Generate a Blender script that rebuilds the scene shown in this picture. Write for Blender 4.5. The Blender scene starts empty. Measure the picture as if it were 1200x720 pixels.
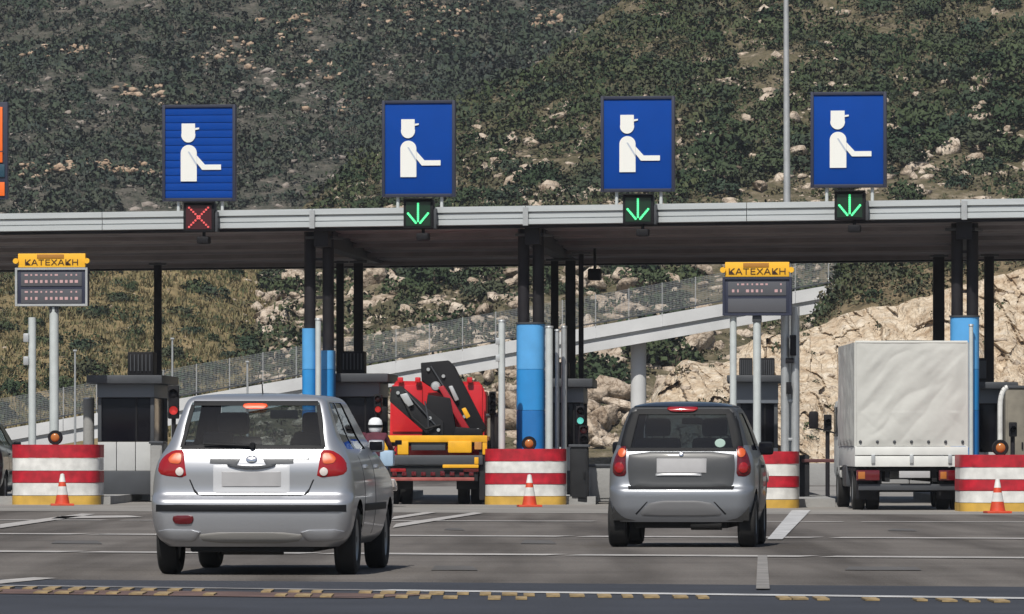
import bpy, bmesh, math, random
import numpy as np
from mathutils import Vector, Matrix

SC = bpy.context.scene
COL = SC.collection
PI = math.pi

# ------------------------------------------------------------------ camera, sky, sun, exposure
F, H, YH = 7000.0, 1.08, 520.0          # focal length and horizon of the 1200 x 720 photograph, eye height
cam_data = bpy.data.cameras.new("camera")
cam = bpy.data.objects.new("camera", cam_data)
COL.objects.link(cam)
cam.location = (0, 0, H)
cam.rotation_euler = (PI / 2, 0, 0)
cam_data.sensor_width = 36.0
cam_data.lens = F / 1200.0 * 36.0
cam_data.shift_y = (YH - 360.0) / 1200.0
cam_data.clip_start = 1.0
cam_data.clip_end = 6000.0
SC.camera = cam

SUN_EL, SUN_AZ = math.radians(52), math.radians(195)   # azimuth clockwise from +Y: behind the camera, a little to the left
world = bpy.data.worlds.new("World")
SC.world = world
world.use_nodes = True
nt = world.node_tree
sky = nt.nodes.new("ShaderNodeTexSky")
sky.sky_type = 'NISHITA'
sky.sun_disc = False
sky.sun_elevation = SUN_EL
sky.sun_rotation = SUN_AZ
sky.air_density = 1.0
sky.dust_density = 1.2
bg = nt.nodes["Background"]
nt.links.new(sky.outputs[0], bg.inputs[0])
bg.inputs[1].default_value = 0.075
sun_data = bpy.data.lights.new("sun", 'SUN')
sun_data.energy = 4.9
sun_data.angle = math.radians(0.53)
sun_data.color = (1.0, 0.95, 0.87)
sun = bpy.data.objects.new("sun", sun_data)
COL.objects.link(sun)
S = Vector((math.sin(SUN_AZ) * math.cos(SUN_EL), math.cos(SUN_AZ) * math.cos(SUN_EL), math.sin(SUN_EL)))
sun.rotation_euler = S.to_track_quat('Z', 'Y').to_euler()
sun.location = (0, 0, 60)
SC.view_settings.view_transform = 'Standard'
SC.view_settings.look = 'None'
SC.view_settings.exposure = 0.0
SC.view_settings.gamma = 1.0

rng = np.random.default_rng(7)
random.seed(7)

# ------------------------------------------------------------------ helpers
def W(px, py, d):
    """the world point seen at a photograph pixel, at a depth of d metres"""
    return Vector(((px - 600.0) / F * d, d, H + (YH - py) / F * d))

def GD(py):
    return F * H / (py - YH)

def G(px, py, z=0.0):
    d = F * (H - z) / (py - YH)
    return Vector(((px - 600.0) / F * d, d, z))

def SCL(d):
    return F / d

D0, D1 = 110.4, 103.6
def D(px):
    """depth of the canopy's front edge"""
    return 1.0 / (1 / D0 + (1 / D1 - 1 / D0) * px / 1200.0)

def tag(o, label=None, cat=None, group=None, kind=None):
    if label: o["label"] = label
    if cat: o["category"] = cat
    if group: o["group"] = group
    if kind: o["kind"] = kind
    return o

def empty(name, loc, rz=0.0, label=None, cat=None, group=None):
    o = bpy.data.objects.new(name, None)
    COL.objects.link(o)
    o.empty_display_size = 0.2
    o.location = loc
    o.rotation_euler = (0, 0, rz)
    return tag(o, label, cat, group)

def link_mesh(name, me, mat, parent=None):
    o = bpy.data.objects.new(name, me)
    COL.objects.link(o)
    if mat is not None:
        for m in (mat if isinstance(mat, (list, tuple)) else [mat]):
            me.materials.append(m)
    if parent is not None:
        o.parent = parent
    return o

def copy_tree(o, parent=None):
    c = o.copy()
    COL.objects.link(c)
    if parent is not None:
        c.parent = parent
    for ch in [x for x in o.children]:
        copy_tree(ch, c)
    return c

class MB:
    """collects shapes into one mesh"""
    def __init__(self):
        self.bm = bmesh.new()
    def _add(self, verts, faces):
        vs = [self.bm.verts.new(v) for v in verts]
        for f in faces:
            try:
                self.bm.faces.new([vs[i] for i in f])
            except ValueError:
                pass
        return vs
    def box(self, c, s, rz=0.0, bev=0.0, rot=None):
        m = Matrix.Translation(Vector(c)) @ (rot.to_4x4() if rot is not None else Matrix.Rotation(rz, 4, 'Z')) @ Matrix.Diagonal((s[0], s[1], s[2], 1))
        r = bmesh.ops.create_cube(self.bm, size=1.0, matrix=m)
        if bev > 0:
            es = list({e for v in r['verts'] for e in v.link_edges})
            bmesh.ops.bevel(self.bm, geom=es, offset=bev, segments=2, profile=0.6, affect='EDGES', clamp_overlap=True)
        return self
    def hexa(self, quad, z0, z1):
        a = [Vector((p[0], p[1], z0)) for p in quad] + [Vector((p[0], p[1], z1)) for p in quad]
        self._add(a, [(3, 2, 1, 0), (4, 5, 6, 7), (0, 1, 5, 4), (1, 2, 6, 5), (2, 3, 7, 6), (3, 0, 4, 7)])
        return self
    def prism(self, poly, y0, y1):
        """polygon in x, z swept in y"""
        n = len(poly)
        a = [Vector((p[0], y0, p[1])) for p in poly] + [Vector((p[0], y1, p[1])) for p in poly]
        fs = [tuple(range(n)), tuple(reversed(range(n, 2 * n)))]
        fs += [(i, (i + 1) % n, n + (i + 1) % n, n + i) for i in range(n)]
        self._add(a, fs)
        return self
    def plan(self, poly, z0, z1):
        n = len(poly)
        a = [Vector((p[0], p[1], z0)) for p in poly] + [Vector((p[0], p[1], z1)) for p in poly]
        fs = [tuple(reversed(range(n))), tuple(range(n, 2 * n))]
        fs += [(i, (i + 1) % n, n + (i + 1) % n, n + i) for i in range(n)]
        self._add(a, fs)
        return self
    def cyl(self, p0, p1, r0, r1=None, seg=16, cap=True):
        p0, p1 = Vector(p0), Vector(p1)
        r1 = r0 if r1 is None else r1
        ax = (p1 - p0).normalized()
        t = Vector((0, 0, 1)) if abs(ax.z) < 0.9 else Vector((1, 0, 0))
        a = ax.cross(t).normalized(); b = ax.cross(a)
        vs = []
        for p, r in ((p0, r0), (p1, r1)):
            for k in range(seg):
                th = 2 * PI * k / seg
                vs.append(p + a * (r * math.cos(th)) + b * (r * math.sin(th)))
        fs = [(k, (k + 1) % seg, seg + (k + 1) % seg, seg + k) for k in range(seg)]
        if cap:
            fs += [tuple(reversed(range(seg))), tuple(range(seg, 2 * seg))]
        self._add(vs, fs)
        return self
    def tube(self, pts, r, seg=8):
        for i in range(len(pts) - 1):
            self.cyl(pts[i], pts[i + 1], r, r, seg)
        return self
    def lathe(self, prof, axis='Z', seg=28, c=(0, 0, 0)):
        c = Vector(c)
        vs, n = [], len(prof)
        for k in range(seg):
            th = 2 * PI * k / seg
            for (r, h) in prof:
                if axis == 'Z':
                    v = (r * math.cos(th), r * math.sin(th), h)
                elif axis == 'X':
                    v = (h, r * math.cos(th), r * math.sin(th))
                else:
                    v = (r * math.cos(th), h, r * math.sin(th))
                vs.append(c + Vector(v))
        fs = []
        for k in range(seg):
            k2 = (k + 1) % seg
            for i in range(n - 1):
                fs.append((k * n + i, k2 * n + i, k2 * n + i + 1, k * n + i + 1))
        self._add(vs, fs)
        return self
    def build(self, name, mat, parent=None, smooth=35.0, bevel=0.0):
        bmesh.ops.remove_doubles(self.bm, verts=self.bm.verts, dist=1e-5)
        bmesh.ops.recalc_face_normals(self.bm, faces=self.bm.faces)
        me = bpy.data.meshes.new(name)
        self.bm.to_mesh(me)
        self.bm.free()
        if smooth:
            me.shade_smooth()
            me.set_sharp_from_angle(angle=math.radians(smooth))
        return link_mesh(name, me, mat, parent)

def mesh_np(name, verts, faces, mat, parent=None, smooth=False, attrs=None, normals=None):
    """verts (n,3), faces (m,k) arrays of one face size"""
    me = bpy.data.meshes.new(name)
    verts = np.asarray(verts, np.float32); faces = np.array(faces, np.int32)
    m, k = faces.shape
    if normals is not None:          # turn every leaf's front outward
        gn = np.cross(verts[faces[:, 1]] - verts[faces[:, 0]], verts[faces[:, 2]] - verts[faces[:, 0]])
        bad = (gn * normals[faces[:, 0]]).sum(1) < 0
        faces[bad] = faces[bad][:, ::-1]
    me.vertices.add(len(verts)); me.vertices.foreach_set("co", verts.ravel())
    me.loops.add(m * k); me.loops.foreach_set("vertex_index", faces.ravel())
    me.polygons.add(m); me.polygons.foreach_set("loop_start", np.arange(m, dtype=np.int32) * k)
    if smooth:
        me.polygons.foreach_set("use_smooth", np.ones(m, bool))
    for nm, arr in (attrs or {}).items():
        a = me.attributes.new(nm, 'FLOAT', 'POINT')
        a.data.foreach_set("value", np.asarray(arr, np.float32))
    me.update(calc_edges=True)
    me.validate()
    if normals is not None:          # leaves shade with the roundness of their bush
        nn = normals / np.maximum(np.linalg.norm(normals, axis=1), 1e-6)[:, None]
        a = me.attributes.new("custom_normal", 'FLOAT_VECTOR', 'POINT')
        a.data.foreach_set("vector", nn.astype(np.float32).ravel())
        me.update()
    return link_mesh(name, me, mat, parent)

def vnoise(x, y, seed=0):
    x = np.asarray(x, float); y = np.asarray(y, float)
    xi = np.floor(x).astype(np.int64); yi = np.floor(y).astype(np.int64)
    fx = x - xi; fy = y - yi
    fx = fx * fx * (3 - 2 * fx); fy = fy * fy * (3 - 2 * fy)
    def h(i, j):
        n = (i * 374761393 + j * 668265263 + seed * 2147483647) & 0xffffffff
        n = ((n ^ (n >> 13)) * 1274126177) & 0xffffffff
        return ((n ^ (n >> 16)) & 0xffff) / 65535.0
    a = h(xi, yi) * (1 - fx) + h(xi + 1, yi) * fx
    b = h(xi, yi + 1) * (1 - fx) + h(xi + 1, yi + 1) * fx
    return a * (1 - fy) + b * fy

def fbm(x, y, seed=0, octv=4):
    s, a, t = 0.0, 1.0, 0.0
    for o in range(octv):
        s = s + a * vnoise(x * 2 ** o + 17.3 * o, y * 2 ** o - 9.1 * o, seed + o)
        t += a; a *= 0.5
    return s / t - 0.5

# ------------------------------------------------------------------ materials
def mat(name, col, rough=0.6, metal=0.0, var=0.0, vscale=3.0, bump=0.0, bscale=20.0, coat=0.0, spec=None, stretch=None, col2=None):
    m = bpy.data.materials.new(name)
    m.use_nodes = True
    t = m.node_tree; b = t.nodes["Principled BSDF"]
    c = (*col, 1.0)
    b.inputs["Base Color"].default_value = c
    b.inputs["Roughness"].default_value = rough
    b.inputs["Metallic"].default_value = metal
    if coat: b.inputs["Coat Weight"].default_value = coat; b.inputs["Coat Roughness"].default_value = 0.06
    if spec is not None: b.inputs["Specular IOR Level"].default_value = spec
    if var or bump or col2:
        tc = t.nodes.new("ShaderNodeTexCoord")
        src = tc.outputs["Object"]
        if stretch:
            mp = t.nodes.new("ShaderNodeMapping"); mp.inputs["Scale"].default_value = stretch
            t.links.new(src, mp.inputs[0]); src = mp.outputs[0]
    if var or col2:
        n = t.nodes.new("ShaderNodeTexNoise"); n.inputs["Scale"].default_value = vscale; n.inputs["Detail"].default_value = 6.0
        t.links.new(src, n.inputs["Vector"])
        r = t.nodes.new("ShaderNodeValToRGB")
        r.color_ramp.elements[0].position = 0.3; r.color_ramp.elements[1].position = 0.7
        c2 = col2 if col2 else tuple(min(1, x * (1 + var)) for x in col)
        c1 = col if col2 else tuple(x * (1 - var) for x in col)
        r.color_ramp.elements[0].color = (*c1, 1); r.color_ramp.elements[1].color = (*c2, 1)
        t.links.new(n.outputs[0], r.inputs[0]); t.links.new(r.outputs[0], b.inputs["Base Color"])
    if bump:
        n2 = t.nodes.new("ShaderNodeTexNoise"); n2.inputs["Scale"].default_value = bscale; n2.inputs["Detail"].default_value = 4.0
        t.links.new(src, n2.inputs["Vector"])
        bp = t.nodes.new("ShaderNodeBump"); bp.inputs["Strength"].default_value = bump; bp.inputs["Distance"].default_value = 0.05
        t.links.new(n2.outputs[0], bp.inputs["Height"]); t.links.new(bp.outputs[0], b.inputs["Normal"])
    return m

def glow(name, col, strength, base=None):
    m = mat(name, base or col, 0.4)
    b = m.node_tree.nodes["Principled BSDF"]
    b.inputs["Emission Color"].default_value = (*col, 1)
    b.inputs["Emission Strength"].default_value = strength
    return m

def glass_mat(name, tint):
    m = bpy.data.materials.new(name); m.use_nodes = True
    t = m.node_tree
    for n in list(t.nodes):
        if n.type != 'OUTPUT_MATERIAL': t.nodes.remove(n)
    out = [n for n in t.nodes][0]
    tr = t.nodes.new("ShaderNodeBsdfTransparent"); tr.inputs[0].default_value = (*tint, 1)
    gl = t.nodes.new("ShaderNodeBsdfGlossy"); gl.inputs["Roughness"].default_value = 0.03
    gl.inputs[0].default_value = (0.9, 0.95, 1, 1)
    fr = t.nodes.new("ShaderNodeFresnel"); fr.inputs[0].default_value = 1.5
    mx = t.nodes.new("ShaderNodeMixShader")
    gm = t.nodes.new("ShaderNodeNewGeometry")      # the inner side of a pane must not act as solid glass
    sel = t.nodes.new("ShaderNodeMix"); sel.data_type = 'FLOAT'
    t.links.new(gm.outputs["Backfacing"], sel.inputs[0]); t.links.new(fr.outputs[0], sel.inputs[2]); sel.inputs[3].default_value = 0.06
    t.links.new(sel.outputs[0], mx.inputs[0]); t.links.new(tr.outputs[0], mx.inputs[1]); t.links.new(gl.outputs[0], mx.inputs[2])
    t.links.new(mx.outputs[0], out.inputs[0])
    return m

def ground_mat(name, cols, scale, rough=0.95, bump=0.6, bscale=3.0, attr=None):
    """noise ramp of several colours; cols = [(pos, rgb), ...]"""
    m = bpy.data.materials.new(name); m.use_nodes = True
    t = m.node_tree; b = t.nodes["Principled BSDF"]
    b.inputs["Roughness"].default_value = rough; b.inputs["Specular IOR Level"].default_value = 0.15
    g = t.nodes.new("ShaderNodeNewGeometry")
    n = t.nodes.new("ShaderNodeTexNoise"); n.inputs["Scale"].default_value = scale; n.inputs["Detail"].default_value = 8.0; n.inputs["Roughness"].default_value = 0.68
    t.links.new(g.outputs["Position"], n.inputs["Vector"])
    r = t.nodes.new("ShaderNodeValToRGB")
    el = r.color_ramp.elements
    while len(el) < len(cols): el.new(0.5)
    for e, (p, c) in zip(el, cols):
        e.position = p; e.color = (*c, 1)
    t.links.new(n.outputs[0], r.inputs[0]); t.links.new(r.outputs[0], b.inputs["Base Color"])
    n2 = t.nodes.new("ShaderNodeTexNoise"); n2.inputs["Scale"].default_value = bscale; n2.inputs["Detail"].default_value = 8.0
    t.links.new(g.outputs["Position"], n2.inputs["Vector"])
    bp = t.nodes.new("ShaderNodeBump"); bp.inputs["Strength"].default_value = bump; bp.inputs["Distance"].default_value = 0.4
    t.links.new(n2.outputs[0], bp.inputs["Height"]); t.links.new(bp.outputs[0], b.inputs["Normal"])
    return m

def leaf_mat(name, cols, rough=0.75):
    """leaf colour by the per-clump attribute 'tint'; or by object when it has none"""
    m = bpy.data.materials.new(name); m.use_nodes = True
    t = m.node_tree; b = t.nodes["Principled BSDF"]
    b.inputs["Roughness"].default_value = rough; b.inputs["Specular IOR Level"].default_value = 0.2
    a = t.nodes.new("ShaderNodeAttribute"); a.attribute_name = "tint"
    o = t.nodes.new("ShaderNodeObjectInfo")
    ad = t.nodes.new("ShaderNodeMath"); ad.operation = 'ADD'
    t.links.new(a.outputs["Fac"], ad.inputs[0]); t.links.new(o.outputs["Random"], ad.inputs[1])
    fr = t.nodes.new("ShaderNodeMath"); fr.operation = 'FRACT'
    t.links.new(ad.outputs[0], fr.inputs[0])
    r = t.nodes.new("ShaderNodeValToRGB")
    el = r.color_ramp.elements
    while len(el) < len(cols): el.new(0.5)
    for i, (e, c) in enumerate(zip(el, cols)):
        e.position = i / (len(cols) - 1); e.color = (*c, 1)
    t.links.new(fr.outputs[0], r.inputs[0]); t.links.new(r.outputs[0], b.inputs["Base Color"])
    return m

M = {}
def asphalt_mat():
    m = ground_mat("worn_asphalt", [(0.25, (0.105, 0.097, 0.09)), (0.45, (0.142, 0.131, 0.121)), (0.6, (0.165, 0.153, 0.141)), (0.78, (0.215, 0.202, 0.19))], 0.9, 0.85, 0.35, 22.0)
    t = m.node_tree; b = t.nodes["Principled BSDF"]
    src = b.inputs["Base Color"].links[0].from_socket
    g = [n for n in t.nodes if n.type == 'NEW_GEOMETRY'][0]
    noise = [n for n in t.nodes if n.type == 'TEX_NOISE'][0]
    mp = t.nodes.new("ShaderNodeMapping"); mp.inputs["Rotation"].default_value = (0, 0, 0.36); mp.inputs["Scale"].default_value = (0.28, 0.55, 1)
    t.links.new(g.outputs["Position"], mp.inputs[0]); t.links.new(mp.outputs[0], noise.inputs["Vector"])
    # wheel-darkened tracks and spots of oil along the lanes
    w = t.nodes.new("ShaderNodeTexNoise"); w.inputs["Scale"].default_value = 1.0; w.inputs["Detail"].default_value = 3.0
    mp2 = t.nodes.new("ShaderNodeMapping"); mp2.inputs["Rotation"].default_value = (0, 0, 0.07); mp2.inputs["Scale"].default_value = (0.9, 0.05, 1)
    t.links.new(g.outputs["Position"], mp2.inputs[0]); t.links.new(mp2.outputs[0], w.inputs["Vector"])
    r = t.nodes.new("ShaderNodeValToRGB"); r.color_ramp.elements[0].position = 0.36; r.color_ramp.elements[0].color = (0.55, 0.54, 0.535, 1); r.color_ramp.elements[1].position = 0.56; r.color_ramp.elements[1].color = (1, 1, 1, 1)
    t.links.new(w.outputs[0], r.inputs[0])
    mx = t.nodes.new("ShaderNodeMix"); mx.data_type = 'RGBA'; mx.blend_type = 'MULTIPLY'; mx.inputs[0].default_value = 1.0
    t.links.new(src, mx.inputs[6]); t.links.new(r.outputs[0], mx.inputs[7])
    sp = t.nodes.new("ShaderNodeTexNoise"); sp.inputs["Scale"].default_value = 55.0; sp.inputs["Detail"].default_value = 2.0
    t.links.new(g.outputs["Position"], sp.inputs["Vector"])
    r2 = t.nodes.new("ShaderNodeValToRGB"); r2.color_ramp.elements[0].position = 0.35; r2.color_ramp.elements[0].color = (0.72, 0.72, 0.74, 1); r2.color_ramp.elements[1].position = 0.65; r2.color_ramp.elements[1].color = (1.16, 1.14, 1.12, 1)
    t.links.new(sp.outputs[0], r2.inputs[0])
    mx2 = t.nodes.new("ShaderNodeMix"); mx2.data_type = 'RGBA'; mx2.blend_type = 'MULTIPLY'; mx2.inputs[0].default_value = 1.0
    t.links.new(mx.outputs[2], mx2.inputs[6]); t.links.new(r2.outputs[0], mx2.inputs[7])
    t.links.new(mx2.outputs[2], b.inputs["Base Color"])
    return m
M['asphalt'] = asphalt_mat()
M['apron'] = mat("pale_concrete_apron", (0.21, 0.20, 0.185), 0.85, 0, 0.18, 0.5, 0.2, 25)
M['dark_asphalt'] = mat("fresh_dark_asphalt", (0.030, 0.033, 0.042), 0.8, 0, 0.2, 0.8, 0.3, 40)
M['line'] = mat("worn_white_paint", (0.36, 0.345, 0.33), 0.7, 0, 0.3, 2.0)
M['white_line'] = mat("white_road_paint", (0.40, 0.40, 0.40), 0.7, 0, 0.35, 2.5)
M['yellow_dash'] = mat("yellow_road_paint", (0.27, 0.195, 0.095), 0.7, 0, 0.55, 9.0)
M['brown_band'] = mat("reddish_brown_paint", (0.10, 0.06, 0.05), 0.8, 0, 0.4, 2.0)
M['concrete'] = mat("grey_concrete", (0.27, 0.27, 0.265), 0.85, 0, 0.15, 1.5, 0.15, 20)
M['bridge'] = mat("pale_bridge_concrete", (0.53, 0.54, 0.545), 0.8, 0, 0.1, 0.8, 0.08, 8)
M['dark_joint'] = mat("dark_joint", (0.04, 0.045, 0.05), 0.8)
M['galv'] = mat("galvanised_steel", (0.45, 0.47, 0.48), 0.45, 0.5, 0.1, 6.0)
M['pale_pole'] = mat("pale_painted_steel", (0.50, 0.54, 0.54), 0.5, 0.1, 0.08, 5.0)
M['fascia'] = mat("light_grey_metal", (0.50, 0.535, 0.55), 0.4, 0.25, 0.06, 2.0, stretch=(0.3, 1, 6))
M['black_steel'] = mat("black_painted_steel", (0.016, 0.015, 0.018), 0.6, 0.0, 0.3, 4.0, spec=0.25)
M['soffit'] = mat("brown_grey_soffit", (0.36, 0.325, 0.33), 0.8, 0, 0.15, 1.0)
M['purlin'] = mat("dark_grey_purlin", (0.20, 0.18, 0.185), 0.7, 0, 0.2, 2.0)
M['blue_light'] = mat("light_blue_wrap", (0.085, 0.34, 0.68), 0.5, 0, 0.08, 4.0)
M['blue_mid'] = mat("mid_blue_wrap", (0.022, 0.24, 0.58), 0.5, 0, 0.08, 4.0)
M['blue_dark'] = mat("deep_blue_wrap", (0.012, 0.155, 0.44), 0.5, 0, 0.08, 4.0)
M['sign_blue'] = mat("blue_sign_face", (0.001, 0.046, 0.27), 0.7, 0, 0.06, 2.0, spec=0.12)
M['sign_white'] = mat("white_sign_paint", (0.74, 0.75, 0.72), 0.5)
M['seam'] = mat("grey_seam_paint", (0.42, 0.47, 0.55), 0.6)
M['sign_frame'] = mat("dark_navy_frame", (0.02, 0.025, 0.05), 0.5)
M['orange'] = mat("orange_sign_face", (0.80, 0.14, 0.012), 0.5)
M['yellow'] = mat("yellow_sign_face", (0.78, 0.42, 0.02), 0.5)
M['black'] = mat("black_plastic", (0.010, 0.010, 0.012), 0.6, spec=0.2)
M['dgrey'] = mat("dark_grey_metal", (0.055, 0.06, 0.068), 0.5, 0.2, 0.12, 3.0)
M['red_band'] = mat("red_barrier_plastic", (0.37, 0.008, 0.02), 0.5, 0, 0.38, 6.0)
M['white_band'] = mat("white_barrier_plastic", (0.62, 0.62, 0.60), 0.5, 0, 0.2, 5.0)
M['yellow_band'] = mat("ochre_barrier_base", (0.52, 0.32, 0.055), 0.6, 0, 0.25, 3.0)
M['cone_red'] = mat("orange_red_cone", (0.52, 0.055, 0.018), 0.5, 0, 0.15, 6.0)
M['led_green'] = glow("green_led", (0.10, 1.0, 0.35), 0.5)
M['led_red'] = glow("red_led", (1.0, 0.10, 0.10), 0.45, (0.5, 0.08, 0.08))
M['lamp_red'] = glow("lit_red_lamp", (1.0, 0.06, 0.05), 0.4, (0.5, 0.03, 0.03))
M['lamp_green'] = glow("lit_green_lamp", (0.2, 0.95, 0.8), 0.55)
M['lamp_off'] = mat("unlit_red_lamp", (0.09, 0.015, 0.018), 0.25)
M['amber'] = mat("amber_lens", (0.38, 0.13, 0.03), 0.2)
M['led_dim'] = glow("dim_amber_led", (0.85, 0.50, 0.50), 0.28, (0.3, 0.2, 0.2))
M['display'] = mat("grey_display_glass", (0.085, 0.088, 0.10), 0.3)
M['booth_wall'] = mat("pale_grey_panel", (0.42, 0.43, 0.43), 0.6, 0, 0.08, 3.0)
M['booth_glass'] = mat("dark_booth_glass", (0.005, 0.005, 0.008), 0.15, spec=0.2)
M['booth_fascia'] = mat("blue_grey_fascia", (0.15, 0.17, 0.20), 0.5, 0.1)
M['silver'] = mat("silver_car_paint", (0.40, 0.413, 0.44), 0.36, 0.68, 0, coat=0.5)
M['tridion'] = mat("silver_frame_paint", (0.24, 0.255, 0.28), 0.38, 0.6, coat=0.4)
M['smart_grey'] = mat("dark_grey_car_paint", (0.052, 0.054, 0.057), 0.45, 0.2, coat=0.3)
M['car_black'] = mat("black_car_paint", (0.010, 0.011, 0.014), 0.3, 0.3, coat=0.6)
M['rubber'] = mat("black_rubber", (0.010, 0.010, 0.010), 0.85)
M['trim'] = mat("black_trim", (0.008, 0.009, 0.011), 0.6, spec=0.2)
M['under'] = mat("underbody_black", (0.008, 0.008, 0.008), 0.9)
M['rim'] = mat("grey_wheel_rim", (0.30, 0.31, 0.32), 0.4, 0.6)
M['carglass'] = glass_mat("tinted_car_glass", (0.50, 0.57, 0.59))
M['carglass_dark'] = glass_mat("dark_tinted_car_glass", (0.20, 0.25, 0.28))
M['seat'] = mat("grey_seat_fabric", (0.05, 0.052, 0.062), 0.9, 0, 0.1, 8)
M['tail_red'] = mat("red_tail_lens", (0.27, 0.006, 0.008), 0.16, coat=0.6)
M['tail_dark'] = mat("dark_red_lens", (0.10, 0.004, 0.008), 0.16, coat=0.6)
M['brake_lit'] = glow("lit_brake_lamp", (1.0, 0.12, 0.015), 0.55, (0.6, 0.05, 0.02))
M['orange_lens'] = glow("orange_indicator_lens", (1.0, 0.20, 0.02), 0.06, (0.52, 0.09, 0.025))
M['clear_lens'] = mat("clear_reverse_lens", (0.60, 0.55, 0.52), 0.15, coat=0.6)
M['plate'] = mat("grey_number_plate", (0.36, 0.36, 0.37), 0.5, 0, 0.05, 8)
M['lip_and_recess_light'] = mat("silver_lip_and_recess_light", (0.56, 0.57, 0.59), 0.38, 0.3)  # holds the light on a plate recess; also a plain silver lip
M['chrome'] = mat("chrome", (0.65, 0.66, 0.68), 0.15, 1.0)
M['canvas'] = mat("pale_grey_tarpaulin", (0.47, 0.475, 0.45), 0.65, 0, 0.07, 2.2, 0.2, 3.0)
M['truck_white'] = mat("white_truck_board", (0.62, 0.63, 0.61), 0.5, 0, 0.08, 4.0)
M['truck_red'] = mat("red_truck_paint", (0.56, 0.014, 0.022), 0.35, 0, 0.12, 2.0, coat=0.3)
M['truck_yellow'] = mat("yellow_truck_paint", (0.72, 0.37, 0.012), 0.45, 0, 0.15, 4.0)
M['chassis'] = mat("dark_chassis", (0.016, 0.017, 0.019), 0.7, 0, 0.3, 4.0, spec=0.25)
M['helmet'] = mat("white_helmet_shell", (0.72, 0.74, 0.76), 0.25, coat=0.5)
M['jacket'] = mat("maroon_jacket", (0.075, 0.012, 0.025), 0.85, 0, 0.2, 10)
M['jeans'] = mat("blue_jeans", (0.10, 0.15, 0.25), 0.9, 0, 0.2, 10)
M['skin'] = mat("skin", (0.48, 0.28, 0.20), 0.6)
M['paleblue'] = mat("pale_blue_box", (0.30, 0.42, 0.55), 0.5, 0, 0.1, 5)
M['olive'] = mat("weathered_olive_grey", (0.17, 0.155, 0.125), 0.8, 0, 0.3, 3.0)
M['rock'] = ground_mat("pale_limestone", [(0.25, (0.20, 0.155, 0.115)), (0.42, (0.37, 0.31, 0.25)), (0.68, (0.56, 0.50, 0.43))], 0.9, bump=0.6, bscale=3.5)
def rock_extra(m, rnd=True, vs=1.6, amt=0.85):
    t = m.node_tree; b = t.nodes["Principled BSDF"]
    src = b.inputs["Base Color"].links[0].from_socket
    g = [n for n in t.nodes if n.type == 'NEW_GEOMETRY'][0]
    v = t.nodes.new("ShaderNodeTexVoronoi"); v.feature = 'DISTANCE_TO_EDGE'; v.inputs["Scale"].default_value = vs
    nz = t.nodes.new("ShaderNodeTexNoise"); nz.inputs["Scale"].default_value = vs * 2; nz.inputs["Detail"].default_value = 4
    vm = t.nodes.new("ShaderNodeVectorMath"); vm.operation = 'ADD'
    t.links.new(g.outputs["Position"], nz.inputs["Vector"]); t.links.new(g.outputs["Position"], vm.inputs[0]); t.links.new(nz.outputs["Color"], vm.inputs[1]); t.links.new(vm.outputs[0], v.inputs["Vector"])
    r = t.nodes.new("ShaderNodeValToRGB"); r.color_ramp.elements[0].position = 0.0; r.color_ramp.elements[0].color = (0.38, 0.33, 0.28, 1); r.color_ramp.elements[1].position = 0.09; r.color_ramp.elements[1].color = (1, 1, 1, 1)
    t.links.new(v.outputs["Distance"], r.inputs[0])
    mx = t.nodes.new("ShaderNodeMix"); mx.data_type = 'RGBA'; mx.blend_type = 'MULTIPLY'; mx.inputs[0].default_value = amt
    t.links.new(src, mx.inputs[6]); t.links.new(r.outputs[0], mx.inputs[7])
    out = mx.outputs[2]
    if rnd:
        o = t.nodes.new("ShaderNodeObjectInfo"); r3 = t.nodes.new("ShaderNodeValToRGB")
        r3.color_ramp.elements[0].color = (0.80, 0.75, 0.70, 1); r3.color_ramp.elements[1].color = (1.15, 1.14, 1.12, 1)
        t.links.new(o.outputs["Random"], r3.inputs[0])
        m3 = t.nodes.new("ShaderNodeMix"); m3.data_type = 'RGBA'; m3.blend_type = 'MULTIPLY'; m3.inputs[0].default_value = 1.0
        t.links.new(out, m3.inputs[6]); t.links.new(r3.outputs[0], m3.inputs[7]); out = m3.outputs[2]
    t.links.new(out, b.inputs["Base Color"])
rock_extra(M['rock'])
M['shrub'] = leaf_mat("shrub_leaves", [(0.020, 0.038, 0.019), (0.036, 0.056, 0.025), (0.052, 0.070, 0.032), (0.028, 0.048, 0.031), (0.056, 0.062, 0.034)])
M['stem'] = mat("woody_stem", (0.10, 0.075, 0.055), 0.9)
# ------------------------------------------------------------------ setting: ground, road, hills
def structure(o): return tag(o, kind='structure')

me_ground = MB().box((0, 1500, -0.55), (6000, 5000, 1.0)).build("ground", mat("dry_earth", (0.22, 0.17, 0.115), 0.95, 0, 0.25, 0.05), smooth=0)
structure(me_ground)

def gline(py0, py1, z):
    """a straight ground line from photo pixel (-700, py0) to (1900, py1)"""
    a, b = G(-700, py0, z), G(1900, py1, z)
    return a, b

def ground_sheet(name, a, b, c, d, m, z, parent=None, n=1):
    mb = MB(); 
    mb._add([Vector((p.x, p.y, z)) for p in (a, b, c, d)], [(0, 1, 2, 3)])
    o = mb.build(name, m, parent, smooth=0)
    return o

# the near edge of the worn asphalt runs along the line seen from (0,679) to (1200,688)
ea, eb = G(-700, 673.6), G(1900, 693.2)
road = ground_sheet("road", ea, eb, Vector((60, 290, 0)), Vector((-60, 290, 0)), M['asphalt'], 0.0); structure(road)
near = ground_sheet("near_road", Vector((-30, 0, 0)), Vector((30, 0, 0)), eb, ea, M['dark_asphalt'], 0.0); structure(near)
fa, fb = G(-700, 596.5), G(1900, 606.5)
apron = ground_sheet("concrete_apron", fa, fb, Vector((50, 150, 0)), Vector((-50, 150, 0)), M['apron'], 0.004); structure(apron)

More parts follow.
